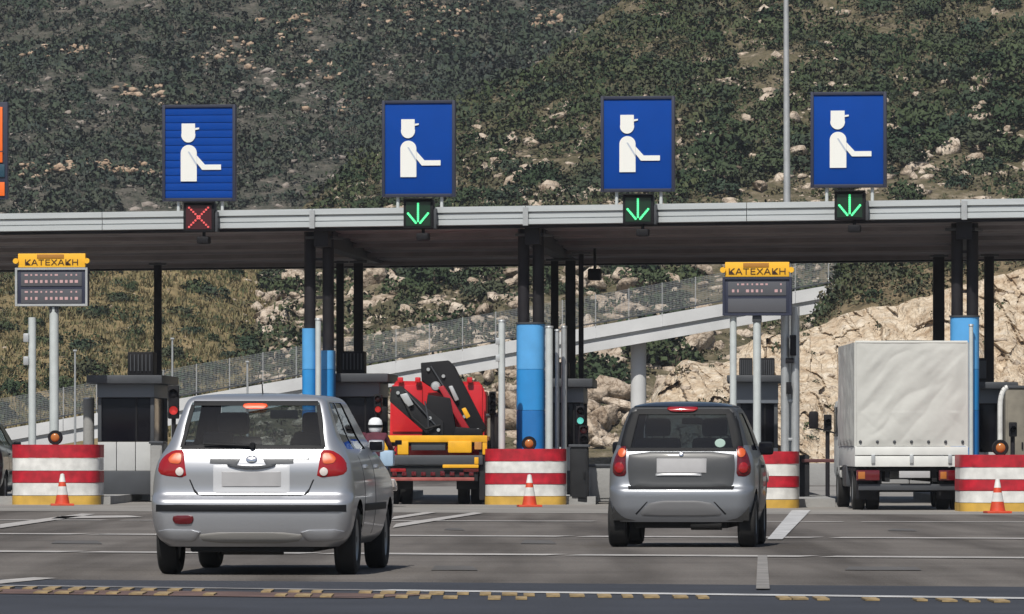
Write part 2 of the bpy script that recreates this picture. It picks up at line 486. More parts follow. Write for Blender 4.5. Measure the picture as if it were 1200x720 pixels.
def strip(name, p0, p1, width, m, z=0.008, parent=road):
    p0, p1 = Vector(p0), Vector(p1)
    t = (p1 - p0); t.z = 0; t.normalize(); nn = Vector((-t.y, t.x, 0)) * (width / 2)
    mb = MB(); mb._add([Vector((q.x, q.y, z)) for q in (p0 - nn, p1 - nn, p1 + nn, p0 + nn)], [(0, 1, 2, 3)])
    return mb.build(name, m, parent, smooth=0)

for (l, r, w) in ((642.5, 659.0, 0.75), (623.0, 635.0, 0.8), (608.6, 614.0, 0.55)):
    a, b = gline(l, r, 0)
    # worn in pieces
    n = 9
    for k in range(n):
        f0, f1 = k / n + 0.004, (k + 1) / n - 0.004
        strip("road_marking", a.lerp(b, f0), a.lerp(b, f1), w * random.uniform(0.85, 1.1), M['line'])

def gpoly(name, pts, m, z=0.008, parent=road):
    mb = MB(); mb._add([G(x, y, z) for x, y in pts], [tuple(range(len(pts)))])
    return mb.build(name, m, parent, smooth=0)

gpoly("lane_marking", [(899, 632), (917, 632), (950, 598), (928, 598)], M['white_line'], 0.012)
gpoly("lane_marking", [(460, 618.5), (464, 614), (556, 600.5), (566, 601.5)], M['line'], 0.012)
gpoly("lane_marking", [(458, 609), (462, 605.5), (500, 600), (512, 600.5)], M['line'], 0.012)
gpoly("lane_marking", [(0, 619), (0, 614.5), (96, 602), (112, 602.5)], M['line'], 0.012)
gpoly("lane_marking", [(60, 608), (70, 605), (150, 604), (168, 606)], M['line'], 0.012)
gpoly("lane_marking", [(886, 690), (902, 690), (899, 651), (888, 651)], mat("patched_asphalt", (0.20, 0.19, 0.18), 0.85, 0, 0.3, 3), 0.012)
gpoly("lane_marking", [(-40, 688), (-40, 683), (40, 676.5), (66, 677.5)], M['line'], 0.006)

patch_m = mat("dark_tar_patch", (0.085, 0.080, 0.076), 0.8, 0, 0.25, 2.0)
for (x0, x1, y0, y1) in ((505, 560, 668, 663), (610, 652, 637, 633), (990, 1080, 668, 664), (60, 120, 637, 633.5), (1040, 1075, 622, 619.5), (520, 545, 621, 619)):
    gpoly("tar_patch", [(x0, y0), (x1, y0 + 0.4), (x1 - 6, y1 + 0.3), (x0 + 5, y1)], patch_m, 0.006)
# near road: thin white edge line, brown band and two rows of yellow dashes
def nline(px, off):        # the white line's row
    return 685.6 + 0.0125 * px + off
pw = [G(x, nline(x, 1.2)) for x in (-200, 1400)]
strip("edge_line", pw[0].lerp(pw[1], 0.43), pw[1], 0.42, M['white_line'], 0.005, near)
strip("edge_line", pw[0], pw[0].lerp(pw[1], 0.428), 0.30, mat("faded_edge_line", (0.17, 0.165, 0.165), 0.75, 0, 0.5, 3.0), 0.005, near)
pb = [G(x, nline(x, 8.0)) for x in (-200, 470)]
strip("brown_band", pb[0], pb[1], 1.25, M['brown_band'], 0.005, near)
dash_px = []
x = -20.0
while x < 600:
    dash_px.append((x + random.uniform(-3, 3), 4.5)); 
    dash_px.append((x + 14 + random.uniform(-3, 3), 9.2)); x += 28
for x in (620, 648, 676, 708, 735, 763, 797, 823, 918, 936, 962, 1020, 1078, 1109, 1138, 1170):
    dash_px.append((x, 5.2))
dash_me = None
for (x, o_) in dash_px:
    if x < 600 and random.random() < 0.2: continue
    c = G(x, nline(x, o_))
    w_ = random.uniform(0.035, 0.055); l_ = random.uniform(0.22, 0.36)
    ob = MB().box((0, 0, 0.006), (w_ * 2, l_ * 2, 0.012)).build("yellow_dash", M['yellow_dash'], near, smooth=0)
    ob.location = c + Vector((0, 0, 0.003))

# ---- hills: real slopes, laid out by the rows at which they rise
NRANGE = {}
def slope_fn(ybot, ytop, d0, d1, power=1.0, namp=(0, 0), nsc=0.03, seed=1):
    """ybot(px), ytop(px): rows of foot and top; d0, d1: their distances -> P(px, t) vectorised"""
    def P(px, t):
        px = np.asarray(px, float); t = np.asarray(t, float)
        d = d0(px) + (d1(px) - d0(px)) * t
        ys = ybot(px) + (ytop(px) - ybot(px)) * t ** power
        X = (px - 600) / F * d
        Z = H + (YH - ys) / F * d
        n1 = fbm(X * nsc, d * nsc, seed, 5); n2 = fbm(X * nsc * 6, (d + Z) * nsc * 6, seed + 40, 4)
        fade = np.clip(t * 8, 0, 1)
        Z = Z + fade * (n1 * namp[0] + n2 * namp[1])
        Y = d + fade * fbm(X * nsc * 3, Z * nsc * 3, seed + 80, 4) * namp[0] * 1.5
        return np.stack([X, Y, Z], -1)
    return P

def terrain(name, P, px0, px1, nx, ny, m, tmax=1.0):
    px = np.linspace(px0, px1, nx); t = np.linspace(0, tmax, ny)
    A, B = np.meshgrid(px, t)
    v = P(A.ravel(), B.ravel())
    i = np.arange(nx * ny).reshape(ny, nx)
    f = np.stack([i[:-1, :-1].ravel(), i[:-1, 1:].ravel(), i[1:, 1:].ravel(), i[1:, :-1].ravel()], 1)
    o = mesh_np(name, v, f, m, smooth=True)
    return structure(o)

def pl(xs, ys): return lambda p: np.interp(p, xs, ys)

far_P = slope_fn(lambda p: 360 + 0 * p, lambda p: -260 + 0 * p, lambda p: 430 + 0 * p, lambda p: 560 + 0 * p, 1.0, (5.0, 0.9), 0.03, 3)
far_m = ground_mat("far_hill_ground", [(0.32, (0.036, 0.042, 0.032)), (0.46, (0.062, 0.063, 0.05)), (0.60, (0.105, 0.096, 0.082)), (0.74, (0.22, 0.19, 0.165))], 1.1, bump=1.0, bscale=1.6)
terrain("far_hill", far_P, -1700, 2900, 420, 110, far_m)

mid_top = pl([200, 270, 330, 420, 520, 600, 700, 800, 900, 1100, 1400], [370, 320, 262, 190, 130, 85, 30, -25, -80, -150, -240])
mid_P = slope_fn(lambda p: 562 + 0 * p, mid_top, lambda p: 271 + 0 * p, lambda p: 330 + 0.06 * p, 0.9, (3.2, 1.0), 0.05, 11)
mid_m = ground_mat("scrub_slope_ground", [(0.28, (0.055, 0.055, 0.03)), (0.46, (0.10, 0.088, 0.052)), (0.60, (0.165, 0.138, 0.095)), (0.74, (0.40, 0.345, 0.28))], 1.0, bump=1.0, bscale=2.2)
terrain("scrub_hillside", mid_P, 200, 1450, 260, 150, mid_m)

dry_top = pl([-250, 0, 150, 250, 310, 345, 380], [262, 264, 268, 280, 312, 380, 470])
dry_P = slope_fn(lambda p: 549 + 0 * p, dry_top, lambda p: 272 + 0 * p, lambda p: 335 + 0 * p, 0.95, (1.6, 0.5), 0.06, 23)
dry_m = ground_mat("dry_grass_slope_ground", [(0.28, (0.085, 0.078, 0.038)), (0.44, (0.17, 0.135, 0.07)), (0.58, (0.235, 0.18, 0.095)), (0.75, (0.32, 0.25, 0.155))], 0.45, bump=0.8, bscale=1.6)
terrain("dry_grass_slope", dry_P, -250, 380, 170, 110, dry_m)

# rock cut on the right: a steep blasted face with ledges
cut_top = pl([760, 800, 850, 900, 945, 1000, 1090, 1150, 1210, 1450], [470, 425, 420, 398, 384, 364, 341, 327, 311, 270])
def cells(n, h, tilt, seed):
    q = np.random.default_rng(seed)
    return q.uniform(3, 32, n), q.uniform(-1, 22, n), q.uniform(-h, h, n), q.normal(0, tilt, n), q.normal(0, tilt, n)
CUT_CELLS = [cells(420, 0.55, 0.45, 61), cells(1500, 0.16, 0.4, 62)]
def cut_P(px, t):
    px = np.asarray(px, float); t = np.asarray(t, float)
    d = 232 + 16 * t + 0.004 * (px - 1000)
    ys = 556 + (cut_top(px) - 556) * t
    X = (px - 600) / F * d
    Z = H + (YH - ys) / F * d
    r = np.abs(fbm(X * 0.3, Z * 0.12 + X * 0.1, 5, 4)) * 4.0 + fbm(X * 0.12, Z * 0.1, 8, 3) * 4
    wx = X + 0.5 * fbm(X * 0.9, Z * 0.9, 15, 3); wz = Z * 0.75 + X * 0.35 + 0.5 * fbm(X * 0.9, Z * 0.9, 16, 3)
    shape = np.shape(X); fx, fz = np.ravel(wx), np.ravel(wz)
    blocks = np.zeros(fx.shape)
    for (cx, cz, ch, ca, cb) in CUT_CELLS:
        for s0 in range(0, len(fx), 4000):
            q = slice(s0, s0 + 4000)
            i = np.argmin((fx[q, None] - cx) ** 2 + (fz[q, None] - cz) ** 2, axis=1)
            blocks[q] += ch[i] + ca[i] * (fx[q] - cx[i]) + cb[i] * (fz[q] - cz[i])
    r = r + blocks.reshape(shape) + np.abs(fbm(X * 4, Z * 3, 7, 3)) * 0.3
    Y = d + np.clip(t * 6, 0, 1) * (r + 0.6)
    Z = Z + np.clip(t * 4, 0, 1) * fbm(X * 0.8, d * 0.4, 9, 4) * 0.8
    return np.stack([X, Y, Z], -1)
cut_m = ground_mat("rock_cut_face", [(0.28, (0.25, 0.165, 0.10)), (0.40, (0.45, 0.35, 0.245)), (0.54, (0.57, 0.48, 0.365)), (0.68, (0.67, 0.60, 0.50))], 1.6, bump=0.7, bscale=5.0)
rock_extra(cut_m, False, 1.3, 0.4)
terrain("rock_cut", cut_P, 760, 1450, 460, 150, cut_m)
bpy.data.objects["rock_cut"].data.shade_flat()

bank_top = pl([955, 975, 990, 1020, 1100, 1200, 1450], [372, 342, 318, 296, 270, 250, 230])
bank_P = slope_fn(lambda p: cut_top(p) + 16, bank_top, lambda p: 252.5 + 0 * p, lambda p: 263 + 0 * p, 0.95, (1.0, 0.4), 0.08, 33)
bank_m = ground_mat("scrub_bank_ground", [(0.28, (0.07, 0.06, 0.035)), (0.46, (0.14, 0.11, 0.065)), (0.6, (0.22, 0.17, 0.105)), (0.75, (0.34, 0.27, 0.18))], 0.9, bump=0.9, bscale=2.0)
terrain("scrub_bank", bank_P, 955, 1450, 120, 50, bank_m)

def side_hill(name, az0, az1):
    az = np.radians(np.linspace(az0, az1, 60)); t = np.linspace(0, 1, 24)
    A, T = np.meshgrid(az, t)
    R = 330 + 260 * T; hz = T ** 0.9 * (120 + 45 * fbm(A * 6, T * 2, 91, 4))
    v = np.stack([np.sin(A) * R, np.cos(A) * R, hz - 1 + fbm(A * 40, T * 20, 93, 4) * 6 * np.clip(T * 4, 0, 1)], -1).reshape(-1, 3)
    i = np.arange(60 * 24).reshape(24, 60)
    f = np.stack([i[:-1, :-1].ravel(), i[:-1, 1:].ravel(), i[1:, 1:].ravel(), i[1:, :-1].ravel()], 1)
    m = ground_mat(name + "_ground", [(0.35, (0.035, 0.045, 0.03)), (0.5, (0.07, 0.075, 0.05)), (0.62, (0.13, 0.115, 0.09)), (0.75, (0.28, 0.24, 0.20))], 0.25, bump=0.8, bscale=0.8)
    return structure(mesh_np(name, v, f, m, smooth=True))
side_hill("east_hill", 13, 105)
side_hill("west_hill", -105, -13)

# ---- leaf clumps and stones, as numpy meshes
def leaf_quads(n, rx, rz, size, r):
    """n small leaf-sized quads spread through a lumpy half ellipsoid; returns (4n,3)"""
    th = r.uniform(0, 2 * PI, n); cz = r.uniform(-0.25, 1.0, n); rad = r.uniform(0.45, 1.0, n) ** 0.5
    sx = np.sqrt(np.clip(1 - cz ** 2, 0, 1))
    lump = 0.75 + 0.5 * vnoise(np.cos(th) * 2 + 5, np.sin(th) * 2 + cz * 2 + 7, int(r.integers(1e6)))
    c = np.stack([np.cos(th) * sx * rx, np.sin(th) * sx * rx, cz * rz], 1) * (rad * lump)[:, None]
    a = r.normal(size=(n, 3)); a /= np.linalg.norm(a, axis=1)[:, None]
    b = np.cross(a, r.normal(size=(n, 3))); b /= np.linalg.norm(b, axis=1)[:, None]
    s = size * r.uniform(0.6, 1.4, n)[:, None]
    return np.stack([c - a * s - b * s * 0.6, c + a * s - b * s * 0.6, c + a * s + b * s * 0.6, c - a * s + b * s * 0.6], 1).reshape(-1, 3)

def shrub_mass(name, P, n, pxr, tr, sz, nq, lsz, m, dens=None, seed=1, parent=None, flat=0.8):
    r = np.random.default_rng(seed)
    px = r.uniform(*pxr, n); t = r.uniform(*tr, n)
    if dens is not None:
        keep = r.uniform(0, 1, n) < dens(px, t); px, t = px[keep], t[keep]
    pos = P(px, t)
    base = [leaf_quads(nq, 1.0, flat, lsz, r) for _ in range(14)]
    V = []; T = []; NN = []
    for p in pos:
        k = int(r.integers(14)); s = r.uniform(*sz) * (0.7 if r.uniform() < 0.4 else 1.0)
        a = r.uniform(0, 2 * PI); ca, sa = math.cos(a), math.sin(a)
        b = base[k]
        q = np.empty_like(b)
        q[:, 0] = (b[:, 0] * ca - b[:, 1] * sa) * s; q[:, 1] = (b[:, 0] * sa + b[:, 1] * ca) * s; q[:, 2] = b[:, 2] * s * r.uniform(0.7, 1.2)
        V.append(q + p); T.append(np.full(len(q), r.uniform()))
        NN.append(q / s + np.array([0, 0, 0.30]) + np.repeat(r.normal(0, 0.28, (len(q) // 4, 3)), 4, 0))
    V = np.concatenate(V); T = np.concatenate(T); NN = np.concatenate(NN)
    f = np.arange(len(V)).reshape(-1, 4)
    o = mesh_np(name, V, f, m, parent, smooth=True, attrs={"tint": T}, normals=NN)
    return tag(o, kind='stuff')

def ico(level, r, amp, flat, jag=1.6):
    bm = bmesh.new(); bmesh.ops.create_icosphere(bm, subdivisions=level, radius=1.0)
    v = np.array([x.co[:] for x in bm.verts]); f = np.array([[w.index for w in q.verts] for q in bm.faces]); bm.free()
    sd = int(r.integers(1e6))
    n = fbm(v[:, 0] * jag + v[:, 2] * 1.3 + 31, v[:, 1] * jag - v[:, 2] * 0.9 + 11, sd, 3)
    v = v * (1 + amp * n)[:, None]
    for _ in range(11):     # planes knocked off, so that it reads as broken stone
        a = r.normal(size=3); a /= np.linalg.norm(a)
        h = v @ a; lim = r.uniform(0.30, 0.66)
        v = v - np.clip(h - lim, 0, None)[:, None] * a
    v[:, 2] *= flat
    return v, f

def rock_mass(name, P, n, pxr, tr, sz, m, dens=None, seed=2):
    r = np.random.default_rng(seed)
    px = r.uniform(*pxr, n); t = r.uniform(*tr, n)
    if dens is not None:
        keep = r.uniform(0, 1, n) < dens(px, t); px, t = px[keep], t[keep]
    pos = P(px, t)
    base = [ico(1, r, 0.7, 0.7) for _ in range(10)]
    V = []; Fc = []; off = 0
    for p in pos:
        b, f = base[int(r.integers(10))]
        s = sz[0] + (sz[1] - sz[0]) * r.uniform() ** 2.5
        a = r.uniform(0, 2 * PI); ca, sa = math.cos(a), math.sin(a)
        q = np.stack([(b[:, 0] * ca - b[:, 1] * sa) * s * r.uniform(0.8, 1.8), (b[:, 0] * sa + b[:, 1] * ca) * s, b[:, 2] * s], 1)
        V.append(q + p); Fc.append(f + off); off += len(b)
    o = mesh_np(name, np.concatenate(V), np.concatenate(Fc), m)
    return tag(o, kind='stuff')

far_leaf = leaf_mat("far_scrub_leaves", [(0.026, 0.042, 0.028), (0.040, 0.056, 0.036), (0.054, 0.064, 0.044), (0.032, 0.047, 0.039), (0.068, 0.066, 0.052)])
mid_leaf = leaf_mat("hillside_scrub_leaves", [(0.022, 0.040, 0.018), (0.042, 0.060, 0.025), (0.064, 0.074, 0.034), (0.034, 0.052, 0.030), (0.082, 0.074, 0.042)])
dry_leaf = leaf_mat("dry_grass_blades", [(0.17, 0.14, 0.07), (0.23, 0.19, 0.10), (0.12, 0.11, 0.052), (0.075, 0.085, 0.038), (0.20, 0.16, 0.085)], 0.9)
far_rock = ground_mat("far_pale_rock", [(0.3, (0.15, 0.13, 0.115)), (0.5, (0.25, 0.22, 0.195)), (0.7, (0.34, 0.30, 0.27))], 0.7, bump=0.5)

def far_d(px, t):
    return np.clip(0.45 + 2.2 * fbm(px / 45.0, t * 20.0, 51, 5) + 0.55 * np.clip((px - 380) / 180, 0, 1), 0.25, 1)
shrub_mass("far_scrub", far_P, 9000, (-60, 960), (0.17, 0.64), (0.4, 1.15), 60, 0.14, far_leaf, far_d, 5)
rock_mass("far_rocks", far_P, 3200, (-60, 800), (0.17, 0.64), (0.15, 0.7), far_rock, lambda px, t: np.clip(0.5 - 3.0 * fbm(px / 90.0, t * 9.0, 51, 4) , 0.08, 1) * (1 - 0.7 * np.clip((px - 450) / 120, 0, 1)), 6)

def mid_row(px, t): return 562 + (mid_top(px) - 562) * t ** 0.9
def mid_d(px, t):
    y = mid_row(px, t)
    base = np.interp(y, [0, 120, 200, 330, 560], [1.1, 0.85, 0.36, 0.26, 0.15]) + 0.35 * np.clip((640 - px) / 120, 0, 1) * (y < 260)
    return np.clip(base + 1.5 * fbm(px / 60.0, y / 30.0, 61, 4), 0.05, 1)
shrub_mass("hillside_scrub", mid_P, 4600, (230, 1240), (0.2, 1.0), (0.4, 1.2), 85, 0.10, mid_leaf, mid_d, 8)
rock_mass("hillside_stones", mid_P, 5200, (300, 1240), (0.05, 0.95), (0.12, 0.85), M['rock'], lambda px, t: np.clip(np.interp(mid_row(px, t), [0, 100, 180, 330, 560], [0.08, 0.25, 0.7, 0.9, 1.0]) - 1.8 * fbm(px / 60.0, mid_row(px, t) / 30.0, 61, 4), 0.02, 1), 9)
far_tan = ground_mat("far_tan_rock", [(0.3, (0.24, 0.165, 0.11)), (0.5, (0.38, 0.28, 0.20)), (0.7, (0.48, 0.39, 0.31))], 0.9, bump=0.6)
def at_row(P, ybot, ytop, pw):
    return lambda y: np.clip((ybot - y) / (ybot - ytop), 0, 1) ** (1 / pw)
def far_cluster(name, spots, n, sz, seed):
    r = np.random.default_rng(seed); base = [ico(1, r, 0.8, 0.7) for _ in range(8)]
    Vv, Ff, off = [], [], 0
    for (cx, cy, sx, sy, k) in spots:
        px = r.normal(cx, sx, k); y = r.normal(cy, sy, k); t = np.clip((360 - y) / 620.0, 0, 1)
        for q in far_P(px, t):
            b, f = base[int(r.integers(8))]; s_ = r.uniform(*sz) * (0.5 + r.uniform())
            Vv.append(b * np.array([s_ * r.uniform(0.9, 1.3), s_, s_ * r.uniform(0.9, 1.5)]) + q + np.array([0, -0.4, 0.15])); Ff.append(f + off); off += len(b)
    return tag(mesh_np(name, np.concatenate(Vv), np.concatenate(Ff), far_tan), kind='stuff')
far_cluster("far_rock_outcrops", [(500, 4, 40, 9, 70), (640, 16, 18, 8, 34), (555, 3, 20, 6, 30), (110, 212, 40, 3.5, 75), (160, 212, 22, 3, 45), (60, 214, 22, 5, 35), (75, 55, 40, 8, 40), (340, 20, 16, 10, 30), (265, 45, 25, 10, 40), (170, 110, 30, 6, 30), (520, 40, 25, 10, 30), (390, 80, 45, 25, 50)], 0, (0.16, 0.46), 77)
rock_mass("cut_rubble", cut_P, 260, (780, 1240), (0.0, 1.0), (0.06, 0.32), M['rock'], None, 12)

under_leaf = leaf_mat("dry_undergrowth_leaves", [(0.065, 0.07, 0.036), (0.115, 0.10, 0.058), (0.058, 0.075, 0.036), (0.14, 0.12, 0.075), (0.048, 0.066, 0.034)])
far_under = leaf_mat("far_undergrowth_leaves", [(0.048, 0.055, 0.04), (0.085, 0.082, 0.067), (0.035, 0.046, 0.032), (0.12, 0.11, 0.092), (0.062, 0.066, 0.052)])
shrub_mass("dense_hillside_scrub", mid_P, 900, (430, 1240), (0.55, 1.0), (0.8, 1.7), 170, 0.075, mid_leaf, lambda px, t: np.clip(np.interp(mid_row(px, t), [0, 90, 150, 190], [1.0, 0.9, 0.35, 0.0]) * (0.55 + 3.0 * fbm(px / 80.0, t * 6, 83, 3)), 0, 1), 41)
shrub_mass("dense_far_scrub", far_P, 700, (350, 900), (0.25, 0.62), (0.9, 2.0), 130, 0.085, far_leaf, lambda px, t: np.clip(0.6 + 2.5 * fbm(px / 70.0, t * 9, 87, 3), 0, 1), 42)
shrub_mass("hillside_undergrowth", mid_P, 6500, (230, 1240), (0.05, 1.0), (0.15, 0.45), 16, 0.2, under_leaf, lambda px, t: np.clip(1.15 - mid_d(px, t), 0.1, 1), 28, flat=0.6)
shrub_mass("far_undergrowth", far_P, 9500, (-60, 900), (0.17, 0.64), (0.16, 0.42), 14, 0.2, far_under, lambda px, t: np.clip(1.1 - far_d(px, t), 0.15, 1), 29, flat=0.6)

shrub_mass("cut_scrub", cut_P, 70, (800, 1240), (0.02, 0.95), (0.15, 0.4), 50, 0.13, mid_leaf, None, 35)
shrub_mass("bank_scrub", bank_P, 520, (958, 1240), (0.2, 1.0), (0.25, 0.75), 60, 0.11, mid_leaf, lambda px, t: np.clip(t * 1.3 - 0.1, 0.1, 1), 30)
shrub_mass("bank_undergrowth", bank_P, 700, (958, 1240), (0.1, 1.0), (0.15, 0.4), 16, 0.2, under_leaf, None, 31, flat=0.6)

# dry grass tufts and low green scrub on the left slope
r_ = np.random.default_rng(14)
def tuft_mass(name, P, n, pxr, tr, m, seed):
    r = np.random.default_rng(seed)
    px = r.uniform(*pxr, n); t = r.uniform(*tr, n)
    pos = P(px, t)
    nb = 9
    az = r.uniform(0, 2 * PI, (n, nb)); hgt = r.uniform(0.15, 0.42, (n, nb)); lean = r.uniform(0.2, 0.9, (n, nb)); w = 0.05
    bx = pos[:, None, 0] + r.normal(0, 0.16, (n, nb)); by = pos[:, None, 1] + r.normal(0, 0.16, (n, nb)); bz = pos[:, None, 2] - 0.05
    dx, dy = np.cos(az), np.sin(az)
    A = np.stack([bx - dy * w, by + dx * w, bz + 0 * bx], -1); B = np.stack([bx + dy * w, by - dx * w, bz + 0 * bx], -1)
    Cc = np.stack([bx + dx * lean * hgt, by + dy * lean * hgt, bz + hgt], -1)
    V = np.stack([A, B, Cc], 2).reshape(-1, 3)
    T = np.repeat(r.uniform(0, 1, n), nb * 3)
    return tag(mesh_np(name, V, np.arange(len(V)).reshape(-1, 3), m, attrs={"tint": T}), kind='stuff')
tuft_mass("dry_grass", dry_P, 4200, (-40, 335), (0.12, 1.0), dry_leaf, 15)
shrub_mass("dry_slope_undergrowth", dry_P, 1500, (-40, 345), (0.1, 1.0), (0.12, 0.35), 16, 0.2, under_leaf, None, 26, flat=0.6)
shrub_mass("dry_slope_scrub", dry_P, 900, (-40, 340), (0.1, 1.0), (0.25, 0.7), 60, 0.11, mid_leaf, lambda px, t: np.clip(0.5 + 2.4 * fbm(px / 50.0, t * 8, 71, 4), 0, 1), 16)
rock_mass("dry_slope_stones", dry_P, 520, (270, 378), (0.1, 1.0), (0.15, 0.7), M['rock'], lambda px, t: np.clip((px - 275) / 60, 0, 1), 17)
rock_mass("verge_stones", dry_P, 150, (-40, 300), (0.1, 1.0), (0.08, 0.28), M['rock'], None, 18)

# individual shrubs and boulders, the ones large enough to pick out
shrub_meshes = []
for k in range(7):
    r = np.random.default_rng(100 + k)
    flat = 0.62 + 0.06 * k
    V = [leaf_quads(260, 1.0, flat, 0.085, r)]
    for j in range(3):
        a = r.uniform(0, 2 * PI); s = r.uniform(0.45, 0.65)
        V.append(leaf_quads(110, s, s * 0.9, 0.08, r) + np.array([math.cos(a) * 0.6, math.sin(a) * 0.6, r.uniform(0.0, 0.4)]))
    V = np.concatenate(V)
    o = mesh_np("shrub", V, np.arange(len(V)).reshape(-1, 4), M['shrub'], smooth=True, normals=V + np.array([0, 0, 0.25]) + np.repeat(r.normal(0, 0.3, (len(V) // 4, 3)), 4, 0))
    me = o.data; bpy.data.objects.remove(o); shrub_meshes.append(me)
stem_mb = MB()
for k in range(4):
    a = k * 1.7
    stem_mb.cyl((0, 0, -0.35), (math.cos(a) * 0.35, math.sin(a) * 0.35, 0.45), 0.06, 0.02, 6)
so = stem_mb.build("stem", M['stem']); stem_me = so.data; bpy.data.objects.remove(so)
rock_meshes = []
for k in range(8):
    r = np.random.default_rng(300 + k)
    v, f = ico(2, r, 1.2, 0.75, 1.6)
    o = mesh_np("boulder", v, f, M['rock']); me = o.data; bpy.data.objects.remove(o); rock_meshes.append(me)

def region(p):
    px = 600 + p.x / p.y * F; py = YH - (p.z - H) / p.y * F
    if py < 245:
        for lim, a in ((447, "left of the second blue sign"), (575, "right of the second blue sign"), (705, "left of the third blue sign"), (791, "above the third blue sign"), (922, "left of the tall light mast"), (1040, "around the rightmost blue sign"), (1300, "right of the rightmost blue sign")):
            if px < lim: return "on the hillside " + a
    if px < 360: return "at the rocky edge of the dry grass slope"
    if px < 605: return "on the slope left of the middle blue column" if py < 420 else "between the red crane truck and the middle blue column"
    if px < 740: return "on the slope right of the middle blue column" if py < 395 else "under the bridge left of its pier"
    if px < 870: return "behind the bridge fence above its pier" if py < 385 else "under the bridge right of its pier"
    return "above the rock cut behind the white truck"
def shrub(p, s, label, group, rr):
    if label.startswith("dark green"):
        q = region(p); label = "dark green rounded shrub " + q; group = "shrubs " + q
    e = empty("shrub", p, rr.uniform(0, 6.28), label, "shrub", group)
    e.scale = (s * rr.uniform(0.9, 1.25), s * rr.uniform(0.9, 1.2), s * rr.uniform(0.75, 1.1))
    a = bpy.data.objects.new("foliage", rr.choice(shrub_meshes)); COL.objects.link(a); a.parent = e
    b = bpy.data.objects.new("stem", stem_me); COL.objects.link(b); b.parent = e
def boulder(p, s, label, group, rr):
    q = region(p); label = "pale limestone boulder " + q; group = "boulders " + q
    o = bpy.data.objects.new("boulder", rr.choice(rock_meshes)); COL.objects.link(o)
    o.location = p; o.rotation_euler = (rr.uniform(-0.7, 0.7), rr.uniform(-0.7, 0.7), rr.uniform(0, 6.28))
    o.scale = (s * rr.uniform(1.2, 2.2), s * rr.uniform(1.0, 1.5), s * rr.uniform(1.0, 1.6))
    tag(o, label, "boulder", group)

rr = random.Random(5)
def solve_t(px, y):          # slope parameter at which the mid slope is seen on row y
    return float(np.clip((562 - y) / (562 - float(mid_top(px))), 0, 1)) ** (1 / 0.9)
# shrubs placed where the photograph shows the dark round ones, then more between them
seen = [(845, 190, 1.5), (880, 165, 1.2), (1080, 150, 1.6), (1055, 180, 1.3), (1095, 185, 1.2), (1145, 180, 1.5), (1190, 190, 1.4), (1060, 205, 1.0), (1120, 170, 1.2),
        (900, 210, 1.4), (840, 225, 1.2), (1000, 225, 1.0), (1150, 130, 1.2), (815, 200, 1.0), (680, 215, 1.2), (600, 225, 1.1), (640, 190, 1.0), (560, 215, 1.3),
        (480, 340, 1.4), (505, 355, 1.4), (545, 335, 1.7), (530, 320, 1.2), (575, 350, 1.1), (470, 365, 1.0), (590, 330, 1.0), (745, 330, 1.5), (725, 322, 1.0), (765, 345, 1.0),
        (560, 372, 0.9), (330, 335, 1.3), (345, 352, 1.0), (320, 345, 0.8), (770, 425, 1.7), (790, 440, 1.3), (755, 440, 1.2), (700, 465, 1.3), (715, 470, 1.1), (690, 462, 1.0),
        (1010, 330, 1.3), (1040, 325, 1.4), (1060, 315, 1.2), (990, 345, 0.9), (1025, 345, 0.9), (630, 350, 1.0), (1180, 160, 1.3), (1000, 120, 1.2), (1110, 100, 1.3), (1160, 75, 1.2), (1190, 105, 1.3)]
for (px, y, s) in seen:
    up = y < 250
    boulder_free = mid_P(np.array([px]), np.array([solve_t(px, y)]))[0]
    shrub(Vector(boulder_free) + Vector((0, -0.6, 0.1)), s, "dark green rounded shrub on the rocky hillside above the canopy roof" if up else "dark green rounded shrub among pale rocks below the canopy roof",
          "shrubs on the hillside above the canopy" if up else "shrubs on the rocks below the canopy", rr)
n_up = 0
for _ in range(1200):
    px = rr.uniform(380, 1230); y = rr.uniform(-10, 250)
    t = solve_t(px, y)
    if t >= 0.99 or n_up >= 150: continue
    p = Vector(mid_P(np.array([px]), np.array([t]))[0])
    shrub(p, rr.uniform(0.6, 1.25), "dark green rounded shrub on the rocky hillside above the canopy roof", "shrubs on the hillside above the canopy", rr); n_up += 1
for _ in range(36):
    px = rr.uniform(430, 1090); y = rr.uniform(312, 380)
    p = Vector(mid_P(np.array([px]), np.array([solve_t(px, y)]))[0])
    shrub(p, rr.uniform(0.45, 0.95), "dark green rounded shrub among pale rocks below the canopy roof", "shrubs on the rocks below the canopy", rr)
for _ in range(60):
    px = rr.uniform(-10, 318); t = rr.uniform(0.12, 0.95)
    p = Vector(dry_P(np.array([px]), np.array([t]))[0])
    shrub(p, rr.uniform(0.35, 0.85), "low green bush on the dry grass slope at the left", "bushes on the dry grass slope", rr)
